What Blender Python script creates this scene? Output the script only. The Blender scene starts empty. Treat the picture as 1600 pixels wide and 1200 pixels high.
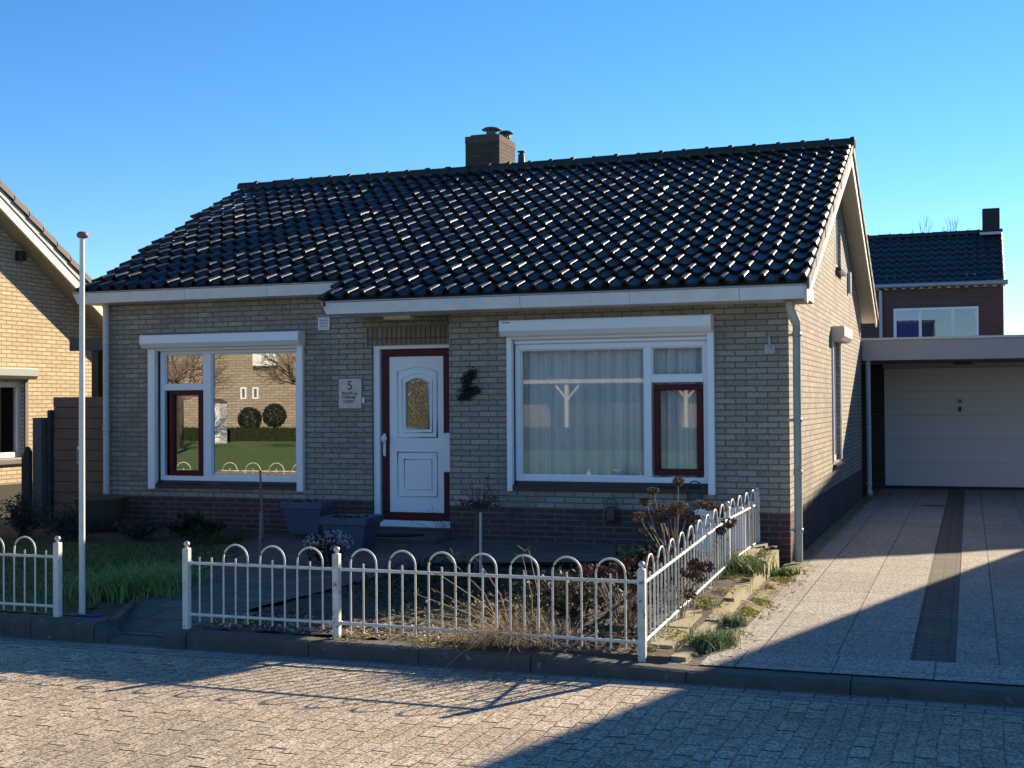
import bpy, math, random
import numpy as np
from mathutils import Vector
random.seed(7); RNG = np.random.default_rng(7)
S = bpy.context.scene
COL = S.collection
R = math.radians

# ------------------------------------------------------------------ camera
cd = bpy.data.cameras.new('camera'); cam = bpy.data.objects.new('camera', cd); COL.objects.link(cam)
cd.sensor_width = 36.0; cd.lens = 1987.81/1600*36.0; cd.clip_start = .1; cd.clip_end = 3000
_r = Vector((0.94082252, 0.33883569, -0.00658516)); _u = Vector((0.01132002, -0.01199951, 0.99986393)); _f = Vector((-0.33871057, 0.94076904, 0.01512504))
from mathutils import Matrix
cam.matrix_world = Matrix(((_r.x, _u.x, -_f.x, 1.74512), (_r.y, _u.y, -_f.y, -13.23241), (_r.z, _u.z, -_f.z, 1.64916), (0, 0, 0, 1)))
S.camera = cam
# ------------------------------------------------------------------ light
SUNV = Vector((0.567, 1.0, 0.515)).normalized()
elev = math.asin(SUNV.z); azim = math.atan2(SUNV.x, SUNV.y)
w = bpy.data.worlds.new('World'); S.world = w; w.use_nodes = True
wn = w.node_tree; bg = wn.nodes['Background']
sky = wn.nodes.new('ShaderNodeTexSky'); sky.sky_type = 'NISHITA'; sky.sun_disc = False
sky.sun_elevation = elev; sky.sun_rotation = azim; sky.altitude = 0; sky.air_density = 0.8; sky.dust_density = 0.0; sky.ozone_density = 4.0
hs = wn.nodes.new('ShaderNodeHueSaturation'); hs.inputs['Saturation'].default_value = 1.2; wn.links.new(sky.outputs[0], hs.inputs['Color'])
wn.links.new(hs.outputs[0], bg.inputs[0]); bg.inputs[1].default_value = 0.077
sl = bpy.data.lights.new('sun', 'SUN'); so = bpy.data.objects.new('sun', sl); COL.objects.link(so)
sl.energy = 4.8; sl.angle = R(.53); sl.color = (1.0, .82, .60)
so.rotation_euler = (-SUNV).to_track_quat('-Z', 'Y').to_euler(); so.location = (20, 40, 30)
S.view_settings.view_transform = 'Standard'; S.view_settings.look = 'None'
S.view_settings.exposure = 1.4; S.view_settings.gamma = 1.0
S.render.engine = 'CYCLES'

# ------------------------------------------------------------------ materials
MATS = {}
def mat(name, base=(.5, .5, .5), rough=.7, spec=.5, metal=0.0, noise=None, bump=None, speck=None, coat=0.0):
    """noise=(scale, amount, colour2), bump=(scale, strength), speck=(scale, colour, threshold)"""
    if name in MATS: return MATS[name]
    m = bpy.data.materials.new(name); m.use_nodes = True; MATS[name] = m
    nt = m.node_tree; N = nt.nodes; L = nt.links; b = N['Principled BSDF']
    b.inputs['Base Color'].default_value = (*base, 1); b.inputs['Roughness'].default_value = rough
    b.inputs['Specular IOR Level'].default_value = spec; b.inputs['Metallic'].default_value = metal
    b.inputs['Coat Weight'].default_value = coat
    g = N.new('ShaderNodeNewGeometry'); col = None
    if noise:
        t = N.new('ShaderNodeTexNoise'); t.inputs['Scale'].default_value = noise[0]; t.inputs['Detail'].default_value = 6
        L.new(g.outputs['Position'], t.inputs['Vector'])
        cr = N.new('ShaderNodeValToRGB'); cr.color_ramp.elements[0].position = .5-noise[1]; cr.color_ramp.elements[1].position = .5+noise[1]
        cr.color_ramp.elements[0].color = (*base, 1); cr.color_ramp.elements[1].color = (*noise[2], 1)
        L.new(t.outputs[0], cr.inputs[0]); col = cr.outputs[0]
    if speck:
        t = N.new('ShaderNodeTexNoise'); t.inputs['Scale'].default_value = speck[0]; t.inputs['Detail'].default_value = 3
        L.new(g.outputs['Position'], t.inputs['Vector'])
        cr = N.new('ShaderNodeValToRGB'); cr.color_ramp.elements[0].position = speck[2]; cr.color_ramp.elements[1].position = speck[2]+.06
        cr.color_ramp.elements[0].color = (0, 0, 0, 1); cr.color_ramp.elements[1].color = (1, 1, 1, 1)
        L.new(t.outputs[0], cr.inputs[0])
        mx = N.new('ShaderNodeMix'); mx.data_type = 'RGBA'
        L.new(cr.outputs[0], mx.inputs[0])
        if col: L.new(col, mx.inputs[6])
        else: mx.inputs[6].default_value = (*base, 1)
        mx.inputs[7].default_value = (*speck[1], 1); col = mx.outputs[2]
    if col: L.new(col, b.inputs['Base Color'])
    if bump:
        t = N.new('ShaderNodeTexNoise'); t.inputs['Scale'].default_value = bump[0]; t.inputs['Detail'].default_value = 5
        L.new(g.outputs['Position'], t.inputs['Vector'])
        bp = N.new('ShaderNodeBump'); bp.inputs['Strength'].default_value = bump[1]; bp.inputs['Distance'].default_value = .01
        L.new(t.outputs[0], bp.inputs['Height']); L.new(bp.outputs[0], b.inputs['Normal'])
    return m

def brickmat(name, c1, c2, mortar, bw=.22, rh=.0625, ms=.010, mode='wall', rough=.9, off=(0, 0), bumpd=.006, grime=None, speck=None, smooth=.25, offset=.5, nbump=.35, spark=0.0, warp=0.0):
    m = bpy.data.materials.new(name); m.use_nodes = True; nt = m.node_tree; N = nt.nodes; L = nt.links; b = N['Principled BSDF']
    b.inputs['Roughness'].default_value = rough; b.inputs['Specular IOR Level'].default_value = .3
    g = N.new('ShaderNodeNewGeometry'); sp = N.new('ShaderNodeSeparateXYZ'); L.new(g.outputs['Position'], sp.inputs[0])
    cb = N.new('ShaderNodeCombineXYZ')
    def addc(sock, v):
        a = N.new('ShaderNodeMath'); a.operation = 'ADD'; L.new(sock, a.inputs[0]); a.inputs[1].default_value = v; return a.outputs[0]
    if mode == 'wall':
        sn = N.new('ShaderNodeSeparateXYZ'); L.new(g.outputs['True Normal'], sn.inputs[0])
        ab = N.new('ShaderNodeMath'); ab.operation = 'ABSOLUTE'; L.new(sn.outputs[0], ab.inputs[0])
        gt = N.new('ShaderNodeMath'); gt.operation = 'GREATER_THAN'; L.new(ab.outputs[0], gt.inputs[0]); gt.inputs[1].default_value = .6
        mx = N.new('ShaderNodeMix'); L.new(gt.outputs[0], mx.inputs[0]); L.new(sp.outputs[0], mx.inputs[2]); L.new(sp.outputs[1], mx.inputs[3])
        U, V = mx.outputs[0], sp.outputs[2]
    elif mode == 'soldier': U, V = sp.outputs[2], sp.outputs[0]
    elif mode == 'floor_y': U, V = sp.outputs[1], sp.outputs[0]
    else: U, V = sp.outputs[0], sp.outputs[1]
    U = addc(U, off[0]); V = addc(V, off[1])
    L.new(U, cb.inputs[0]); L.new(V, cb.inputs[1])
    vec = cb.outputs[0]
    if warp:
        nw = N.new('ShaderNodeTexNoise'); nw.inputs['Scale'].default_value = 1.3; nw.inputs['Detail'].default_value = 3; L.new(cb.outputs[0], nw.inputs['Vector'])
        vs = N.new('ShaderNodeVectorMath'); vs.operation = 'SUBTRACT'; L.new(nw.outputs[1], vs.inputs[0]); vs.inputs[1].default_value = (.5, .5, .5)
        vm = N.new('ShaderNodeVectorMath'); vm.operation = 'SCALE'; L.new(vs.outputs[0], vm.inputs[0]); vm.inputs['Scale'].default_value = warp
        va = N.new('ShaderNodeVectorMath'); va.operation = 'ADD'; L.new(cb.outputs[0], va.inputs[0]); L.new(vm.outputs[0], va.inputs[1]); vec = va.outputs[0]
    br = N.new('ShaderNodeTexBrick'); L.new(vec, br.inputs['Vector'])
    br.offset = offset; br.inputs['Scale'].default_value = 1; br.inputs['Brick Width'].default_value = bw; br.inputs['Row Height'].default_value = rh
    br.inputs['Mortar Size'].default_value = ms; br.inputs['Mortar Smooth'].default_value = smooth; br.inputs['Bias'].default_value = 0
    br.inputs['Color1'].default_value = (*c1, 1); br.inputs['Color2'].default_value = (*c2, 1); br.inputs['Mortar'].default_value = (*mortar, 1)
    col = br.outputs[0]
    nz = N.new('ShaderNodeTexNoise'); nz.inputs['Scale'].default_value = 45; nz.inputs['Detail'].default_value = 6; L.new(g.outputs['Position'], nz.inputs['Vector'])
    mr = N.new('ShaderNodeMapRange'); L.new(nz.outputs[0], mr.inputs[0]); mr.inputs[1].default_value = .25; mr.inputs[2].default_value = .75; mr.inputs[3].default_value = .72; mr.inputs[4].default_value = 1.25
    mm = N.new('ShaderNodeMix'); mm.data_type = 'RGBA'; mm.blend_type = 'MULTIPLY'; mm.inputs[0].default_value = 1
    L.new(col, mm.inputs[6]); L.new(mr.outputs[0], mm.inputs[7]); col = mm.outputs[2]
    if speck:
        t = N.new('ShaderNodeTexVoronoi'); t.inputs['Scale'].default_value = speck[0]; L.new(g.outputs['Position'], t.inputs['Vector'])
        sx = N.new('ShaderNodeSeparateColor'); L.new(t.outputs['Color'], sx.inputs[0])
        mr2 = N.new('ShaderNodeMapRange'); L.new(sx.outputs[0], mr2.inputs[0]); mr2.inputs[3].default_value = speck[1]; mr2.inputs[4].default_value = speck[2]
        m2 = N.new('ShaderNodeMix'); m2.data_type = 'RGBA'; m2.blend_type = 'MULTIPLY'; m2.inputs[0].default_value = 1
        L.new(col, m2.inputs[6]); L.new(mr2.outputs[0], m2.inputs[7]); col = m2.outputs[2]
    if grime:   # (scale, colour, lo, hi)
        t = N.new('ShaderNodeTexNoise'); t.inputs['Scale'].default_value = grime[0]; t.inputs['Detail'].default_value = 7; t.inputs['Roughness'].default_value = .65; L.new(g.outputs['Position'], t.inputs['Vector'])
        mr3 = N.new('ShaderNodeMapRange'); L.new(t.outputs[0], mr3.inputs[0]); mr3.inputs[1].default_value = grime[2]; mr3.inputs[2].default_value = grime[3]
        m3 = N.new('ShaderNodeMix'); m3.data_type = 'RGBA'; L.new(mr3.outputs[0], m3.inputs[0]); L.new(col, m3.inputs[6]); m3.inputs[7].default_value = (*grime[1], 1); col = m3.outputs[2]
    L.new(col, b.inputs['Base Color'])
    inv = N.new('ShaderNodeMath'); inv.operation = 'SUBTRACT'; inv.inputs[0].default_value = 1; L.new(br.outputs['Fac'], inv.inputs[1])
    ad = N.new('ShaderNodeMath'); ad.operation = 'MULTIPLY_ADD'; L.new(nz.outputs[0], ad.inputs[0]); ad.inputs[1].default_value = nbump; L.new(inv.outputs[0], ad.inputs[2])
    bp = N.new('ShaderNodeBump'); bp.inputs['Strength'].default_value = .8; bp.inputs['Distance'].default_value = bumpd
    L.new(ad.outputs[0], bp.inputs['Height']); L.new(bp.outputs[0], b.inputs['Normal'])
    return m

def glassmat(name, refl, tint=(.9, .93, .9), wave=0.0):
    m = bpy.data.materials.new(name); m.use_nodes = True; nt = m.node_tree; N = nt.nodes; L = nt.links
    N.remove(N['Principled BSDF']); out = N['Material Output']
    tr = N.new('ShaderNodeBsdfTransparent'); tr.inputs[0].default_value = (*tint, 1)
    gl = N.new('ShaderNodeBsdfGlossy'); gl.inputs['Roughness'].default_value = 0.0; gl.inputs['Color'].default_value = (.95, .96, .94, 1)
    fr = N.new('ShaderNodeFresnel'); fr.inputs[0].default_value = 1.5
    ma = N.new('ShaderNodeMath'); ma.operation = 'ADD'; ma.use_clamp = True; L.new(fr.outputs[0], ma.inputs[0]); ma.inputs[1].default_value = refl
    mx = N.new('ShaderNodeMixShader'); L.new(ma.outputs[0], mx.inputs[0]); L.new(tr.outputs[0], mx.inputs[1]); L.new(gl.outputs[0], mx.inputs[2]); L.new(mx.outputs[0], out.inputs[0])
    if wave:
        g = N.new('ShaderNodeNewGeometry'); t = N.new('ShaderNodeTexNoise'); t.inputs['Scale'].default_value = 22; L.new(g.outputs['Position'], t.inputs['Vector'])
        bp = N.new('ShaderNodeBump'); bp.inputs['Strength'].default_value = wave; bp.inputs['Distance'].default_value = .02; L.new(t.outputs[0], bp.inputs['Height']); L.new(bp.outputs[0], gl.inputs['Normal'])
    return m

def leafmat(name, c1, c2, rough=.6, trans=.25):
    m = bpy.data.materials.new(name); m.use_nodes = True; nt = m.node_tree; N = nt.nodes; L = nt.links; b = N['Principled BSDF']; out = N['Material Output']
    g = N.new('ShaderNodeNewGeometry'); cr = N.new('ShaderNodeValToRGB'); cr.color_ramp.elements[0].color = (*c1, 1); cr.color_ramp.elements[1].color = (*c2, 1)
    L.new(g.outputs['Random Per Island'], cr.inputs[0]); L.new(cr.outputs[0], b.inputs['Base Color']); b.inputs['Roughness'].default_value = rough; b.inputs['Specular IOR Level'].default_value = .3
    if trans:
        t = N.new('ShaderNodeBsdfTranslucent'); L.new(cr.outputs[0], t.inputs[0]); mx = N.new('ShaderNodeMixShader'); mx.inputs[0].default_value = trans
        L.new(b.outputs[0], mx.inputs[1]); L.new(t.outputs[0], mx.inputs[2]); L.new(mx.outputs[0], out.inputs[0])
    return m

M_BRICK = brickmat('grey_yellow_brick', (.395, .355, .285), (.285, .255, .205), (.155, .14, .115), ms=.0085, smooth=.4, grime=(.9, (.15, .14, .12), .52, .85))
M_PLINTH = brickmat('red_plinth_brick', (.125, .058, .056), (.09, .045, .048), (.14, .125, .115), grime=(2.5, (.045, .042, .04), .48, .78))
M_SOLDIER = brickmat('soldier_brick', (.30, .25, .18), (.22, .18, .135), (.12, .105, .09), bw=.215, rh=.0625, mode='soldier', offset=0, off=(.155, 0))
M_YBRICK = brickmat('yellow_brick', (.58, .465, .30), (.46, .365, .235), (.28, .22, .15))
M_CHIM = brickmat('chimney_brick', (.10, .07, .055), (.06, .045, .04), (.045, .04, .037), grime=(4, (.07, .06, .055), .45, .75))
M_RBRICK = brickmat('dark_red_brick', (.15, .075, .065), (.11, .06, .055), (.13, .11, .10))
M_BEIGE = brickmat('beige_brick', (.43, .375, .285), (.33, .28, .21), (.22, .19, .15), bw=.5, rh=.14, ms=.02)
M_GARW = brickmat('garage_brick', (.10, .085, .07), (.075, .065, .055), (.05, .045, .04))
M_WHITE = mat('white_paint', (.86, .86, .85), .45, noise=(3, .3, (.78, .78, .76)))
M_UPVC = mat('white_plastic', (.88, .89, .90), .35)
M_CREAM = mat('cream_board', (.72, .66, .55), .6, noise=(2, .3, (.64, .585, .48)))
M_GUT = mat('gutter_board', (.82, .82, .80), .5, noise=(5, .25, (.70, .70, .68)), speck=(26, (.52, .52, .50), .69))
M_SOFFIT = mat('soffit_board', (.34, .28, .21), .7, noise=(2, .3, (.28, .23, .17)))
M_RED = mat('dark_red_paint', (.085, .009, .013), .5, .25)
M_SILL = mat('brown_sill_tile', (.03, .018, .02), .3)
M_TILE = mat('blue_black_tile', (.008, .009, .011), .44, .36, noise=(3.5, .22, (.016, .016, .015)), speck=(9, (.04, .042, .034), .70), bump=(70, .10))
M_TILE2 = mat('black_tile_far', (.018, .021, .027), .5, .4, noise=(6, .25, (.03, .034, .04)))
M_BTILE = mat('brown_tile', (.13, .10, .085), .7, noise=(5, .3, (.09, .07, .06)))
M_RIDGE = mat('mossy_ridge_tile', (.011, .013, .012), .65, noise=(8, .18, (.026, .03, .018)), speck=(14, (.08, .07, .05), .70), bump=(40, .3))
M_ZINC = mat('zinc', (.42, .44, .45), .45, metal=.5, noise=(7, .3, (.33, .35, .36)))
M_PIPE = mat('grey_green_pipe', (.40, .42, .38), .5, noise=(9, .22, (.30, .33, .29)), speck=(22, (.22, .23, .2), .66))
M_PIPEW = mat('pale_pipe', (.58, .60, .58), .5, noise=(9, .25, (.48, .50, .48)), speck=(22, (.33, .34, .31), .66))
M_BLACK = mat('black', (.012, .012, .013), .5)
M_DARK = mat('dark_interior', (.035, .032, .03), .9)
M_ROOM = mat('room_wall', (.30, .27, .22), .9)
M_FENCE = mat('white_fence_paint', (.76, .73, .64), .5, noise=(9, .2, (.60, .59, .49)), speck=(34, (.32, .28, .20), .65))
M_POST = mat('weathered_fence_post', (.70, .70, .64), .55, noise=(7, .14, (.46, .47, .39)), speck=(26, (.20, .19, .14), .60))
M_STEEL = mat('steel_ball', (.6, .58, .55), .35, metal=.7)
def roadmat():
    m = bpy.data.materials.new('road_pavers'); m.use_nodes = True; nt = m.node_tree; N = nt.nodes; L = nt.links; b = N['Principled BSDF']; b.inputs['Roughness'].default_value = .9; b.inputs['Specular IOR Level'].default_value = .3
    def M(op, a, b2=None, c=None, clamp=False):
        n = N.new('ShaderNodeMath'); n.operation = op; n.use_clamp = clamp
        for i, v in enumerate((a, b2, c)):
            if v is None: continue
            if isinstance(v, (int, float)): n.inputs[i].default_value = v
            else: L.new(v, n.inputs[i])
        return n.outputs[0]
    g = N.new('ShaderNodeNewGeometry'); sp = N.new('ShaderNodeSeparateXYZ')
    def noise(sc, det=4, vec=None, rough=.5):
        t = N.new('ShaderNodeTexNoise'); t.inputs['Scale'].default_value = sc; t.inputs['Detail'].default_value = det; t.inputs['Roughness'].default_value = rough; L.new(vec or g.outputs['Position'], t.inputs['Vector']); return t
    L.new(g.outputs['Position'], sp.inputs[0])
    wv = noise(1.1, 3); wf = noise(9, 2)
    ws = N.new('ShaderNodeSeparateColor'); L.new(wv.outputs[1], ws.inputs[0]); w2 = N.new('ShaderNodeSeparateColor'); L.new(wf.outputs[1], w2.inputs[0])
    V = M('ADD', M('DIVIDE', sp.outputs[0], .105), M('ADD', M('MULTIPLY', M('SUBTRACT', ws.outputs[0], .5), .75), M('MULTIPLY', M('SUBTRACT', w2.outputs[0], .5), .16)))
    row = M('FLOOR', V)
    wn_ = N.new('ShaderNodeTexWhiteNoise'); wn_.noise_dimensions = '1D'; L.new(row, wn_.inputs['W'])
    U = M('ADD', M('ADD', M('DIVIDE', sp.outputs[1], .212), M('MULTIPLY', M('FLOORED_MODULO', row, 2), .5)), M('ADD', M('MULTIPLY', wn_.outputs[0], .22), M('MULTIPLY', M('SUBTRACT', w2.outputs[1], .5), .10)))
    cell = M('FLOOR', M('ADD', U, .5)); cid = N.new('ShaderNodeCombineXYZ'); L.new(cell, cid.inputs[0]); L.new(row, cid.inputs[1])
    wc = N.new('ShaderNodeTexWhiteNoise'); wc.noise_dimensions = '2D'; L.new(cid.outputs[0], wc.inputs['Vector'])
    brk = N.new('ShaderNodeCombineXYZ'); L.new(M('FLOOR', U), brk.inputs[0]); L.new(row, brk.inputs[1])
    wb = N.new('ShaderNodeTexWhiteNoise'); wb.noise_dimensions = '2D'; L.new(brk.outputs[0], wb.inputs['Vector'])
    du = M('ABSOLUTE', M('SUBTRACT', M('FRACT', M('ADD', U, .5)), .5)); dv = M('ABSOLUTE', M('SUBTRACT', M('FRACT', M('ADD', V, .5)), .5))
    jx = M('MULTIPLY', M('SUBTRACT', 1, M('DIVIDE', du, M('ADD', .016, M('MULTIPLY', wc.outputs[0], .055))), None, True), M('ADD', .25, M('MULTIPLY', wc.outputs[0], 1.3)), None, True)
    nj = noise(5, 3)
    jy = M('MULTIPLY', M('SUBTRACT', 1, M('DIVIDE', dv, .06), None, True), M('MULTIPLY', nj.outputs[0], 1.05), None, True)
    J = M('MAXIMUM', jx, jy)
    col = N.new('ShaderNodeValToRGB'); e = col.color_ramp.elements; e[0].color = (.315, .265, .20, 1); e[1].color = (.41, .35, .27, 1); e.new(.5).color = (.37, .312, .238, 1); L.new(wb.outputs[0], col.inputs[0])
    vo = N.new('ShaderNodeTexVoronoi'); vo.inputs['Scale'].default_value = 105; L.new(g.outputs['Position'], vo.inputs['Vector']); vs = N.new('ShaderNodeSeparateColor'); L.new(vo.outputs['Color'], vs.inputs[0])
    mr = N.new('ShaderNodeMapRange'); L.new(vs.outputs[0], mr.inputs[0]); mr.inputs[3].default_value = .30; mr.inputs[4].default_value = 1.7
    big = noise(.55, 6, None, .6); mb = N.new('ShaderNodeMapRange'); L.new(big.outputs[0], mb.inputs[0]); mb.inputs[1].default_value = .3; mb.inputs[2].default_value = .7; mb.inputs[3].default_value = .78; mb.inputs[4].default_value = 1.12
    c1 = N.new('ShaderNodeMix'); c1.data_type = 'RGBA'; c1.blend_type = 'MULTIPLY'; c1.inputs[0].default_value = 1; L.new(col.outputs[0], c1.inputs[6]); L.new(M('MULTIPLY', mr.outputs[0], mb.outputs[0]), c1.inputs[7])
    c2 = N.new('ShaderNodeMix'); c2.data_type = 'RGBA'; L.new(M('MULTIPLY', J, 1.0), c2.inputs[0]); L.new(c1.outputs[2], c2.inputs[6]); c2.inputs[7].default_value = (.05, .043, .033, 1); L.new(c2.outputs[2], b.inputs['Base Color'])
    h = M('ADD', M('MULTIPLY', J, -1.0), M('MULTIPLY', vs.outputs[0], .38)); h = M('ADD', h, M('MULTIPLY', wb.outputs[0], .35))
    bp = N.new('ShaderNodeBump'); bp.inputs['Strength'].default_value = .8; bp.inputs['Distance'].default_value = .012; L.new(h, bp.inputs['Height']); L.new(bp.outputs[0], b.inputs['Normal'])
    return m
M_ROAD = roadmat()
M_GUTROW = brickmat('gutter_row_pavers', (.33, .29, .25), (.25, .22, .19), (.10, .09, .07), bw=.212, rh=.107, ms=.006, mode='floor_x', bumpd=.012, speck=(150, .6, 1.35), off=(0, .02), warp=.015)
M_SLAB = brickmat('pebble_slabs', (.315, .295, .255), (.265, .25, .215), (.09, .085, .07), bw=.60, rh=.50, ms=.0055, mode='floor_y', bumpd=.008, speck=(95, .42, 1.58), offset=0.0, off=(.05, .10), nbump=.8, grime=(1.2, (.25, .22, .18), .55, .85))
M_SLAB2 = brickmat('pebble_kerb_slabs', (.34, .32, .28), (.29, .275, .24), (.11, .105, .09), bw=.60, rh=.62, ms=.006, mode='floor_x', bumpd=.008, speck=(95, .35, 1.7), offset=0.0, off=(.28, .05), nbump=.8)
M_STRIP = brickmat('driveway_brick_strip', (.13, .12, .105), (.10, .093, .082), (.05, .047, .04), bw=.212, rh=.07, ms=.008, mode='floor_x', bumpd=.012, grime=(3, (.16, .155, .06), .5, .8), warp=.02)
M_MARGIN = brickmat('mossy_brick_margin', (.27, .235, .175), (.19, .165, .125), (.055, .055, .03), bw=.212, rh=.07, ms=.011, mode='floor_x', bumpd=.018, grime=(4.5, (.30, .30, .065), .46, .66), warp=.02)
M_PATH = brickmat('dark_path_pavers', (.16, .145, .125), (.12, .11, .095), (.05, .048, .04), bw=.30, rh=.30, ms=.008, mode='floor_x', bumpd=.012, grime=(2, (.07, .08, .04), .5, .75))
M_KERB = mat('kerb_concrete', (.10, .095, .08), .9, noise=(6, .2, (.065, .062, .05)), speck=(16, (.20, .19, .16), .67), bump=(60, .5))
M_STONE = mat('mossy_stone', (.31, .275, .21), .95, noise=(9, .12, (.27, .25, .12)), speck=(30, (.17, .15, .11), .62), bump=(50, .7))
M_SOIL = mat('soil', (.055, .043, .032), .95, noise=(6, .2, (.085, .068, .05)), bump=(26, 1.0))
M_GROUND = mat('ground_soil', (.09, .085, .06), .95, noise=(.5, .2, (.12, .12, .07)))
M_LAWN = mat('lawn_green', (.05, .10, .022), .95, noise=(.6, .25, (.075, .13, .03)), bump=(30, .6))
M_LAWN2 = mat('far_lawn_green', (.085, .165, .035), .95, noise=(.35, .25, (.125, .20, .055)), bump=(30, .6))
M_GRASSB = leafmat('grass_blades', (.025, .055, .012), (.06, .11, .025))
M_GRASSL = leafmat('fresh_grass', (.05, .10, .02), (.14, .20, .06))
M_DAYL = leafmat('daylily_leaves', (.13, .22, .05), (.30, .42, .13))
M_BLUEGR = leafmat('blue_green_leaves', (.07, .12, .055), (.17, .23, .12))
M_LEAFD = leafmat('dark_leaves', (.012, .022, .014), (.035, .05, .028))
M_LAV = leafmat('grey_leaves', (.022, .034, .034), (.06, .08, .075))
M_IVY = leafmat('ground_cover_leaves', (.018, .03, .012), (.075, .07, .04))
M_MOSS = leafmat('moss', (.20, .22, .035), (.38, .36, .08), .9, .1)
M_STRAW = leafmat('straw', (.30, .22, .13), (.56, .45, .30), .8, .2)
M_DEAD = leafmat('dead_brown_bloom', (.07, .045, .028), (.26, .175, .11), .9, .15)
M_DEADR = leafmat('dead_red_bloom', (.045, .022, .02), (.13, .06, .05), .9, .1)
M_STEM = leafmat('dry_stem', (.20, .15, .10), (.33, .27, .19), .8, 0)
M_TWIG = mat('twig_bark', (.075, .055, .045), .9)
M_TRUNK = mat('tree_bark', (.10, .08, .065), .95, noise=(9, .3, (.06, .05, .04)), bump=(30, .8))
M_BUD = leafmat('heather_bloom', (.35, .25, .27), (.62, .55, .55), .9, .2)
M_WOOD = mat('fence_boards', (.19, .115, .085), .85, noise=(5, .25, (.135, .085, .065)), speck=(12, (.07, .045, .04), .72))
M_WOODD = mat('dark_stained_wood', (.022, .022, .025), .8, noise=(9, .3, (.045, .045, .045)))
M_POLEW = mat('grey_wood', (.25, .22, .18), .9, noise=(9, .3, (.17, .15, .12)))
M_PLANT = mat('blue_glazed_pot', (.055, .08, .125), .5, noise=(8, .25, (.085, .11, .15)))
M_TERRA = mat('terracotta', (.10, .07, .045), .7, noise=(9, .3, (.07, .05, .035)))
M_GARD = mat('garage_door_paint', (.78, .79, .80), .5)
M_FASC = mat('garage_fascia', (.56, .53, .50), .6, noise=(3, .3, (.50, .475, .45)))
M_CAP = mat('aluminium_cap', (.66, .64, .58), .4, metal=.3)
M_PLAQ = mat('plaque_stone', (.78, .66, .53), .6, noise=(14, .2, (.60, .50, .40)))
M_PLAQG = mat('plaque_backing_glass', (.12, .17, .17), .2)
M_INK = mat('plaque_ink', (.05, .04, .035), .6)
M_CUP = mat('pink_knob', (.20, .085, .09), .6)
M_BLUE = mat('blue_collar', (.01, .02, .28), .5)
M_POLE = mat('flagpole_paint', (.74, .72, .66), .45, noise=(6, .2, (.62, .60, .54)), speck=(20, (.42, .40, .34), .70))
M_CURT = None
M_GREENM = mat('green_metal', (.02, .09, .075), .5)
M_GREYW = mat('grey_frame', (.10, .11, .115), .5)
M_BLUED = mat('reflected_sky_blue', (.06, .10, .19), .8)  # sky reflection in the far panes, put into the backing colour
M_BLUEP = mat('deep_blue_backing', (.01, .06, .36), .5)  # deeper blue backing for the first pane only
M_MAT = mat('door_mat', (.016, .015, .016), .95, bump=(120, .8))
G_LEFT = glassmat('mirror_glass', .30); G_RIGHT = glassmat('clear_glass', .09, (.95, .97, .96)); G_DOOR = glassmat('rippled_glass', .22, (.8, .8, .75), wave=.16); G_FAR = glassmat('far_glass', .10, (.9, .9, .9))
def curtain_mat():
    m = bpy.data.materials.new('sheer_curtain'); m.use_nodes = True; nt = m.node_tree; N = nt.nodes; L = nt.links; out = N['Material Output']; b = N['Principled BSDF']
    b.inputs['Base Color'].default_value = (.94, .94, .92, 1); b.inputs['Roughness'].default_value = .9
    t = N.new('ShaderNodeBsdfTranslucent'); t.inputs[0].default_value = (.8, .8, .78, 1); tr = N.new('ShaderNodeBsdfTransparent')
    a = N.new('ShaderNodeMixShader'); a.inputs[0].default_value = .06; L.new(b.outputs[0], a.inputs[1]); L.new(t.outputs[0], a.inputs[2])
    c = N.new('ShaderNodeMixShader'); c.inputs[0].default_value = .98; L.new(tr.outputs[0], c.inputs[1]); L.new(a.outputs[0], c.inputs[2]); L.new(c.outputs[0], out.inputs[0])
    return m
M_CURT = curtain_mat()

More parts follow.
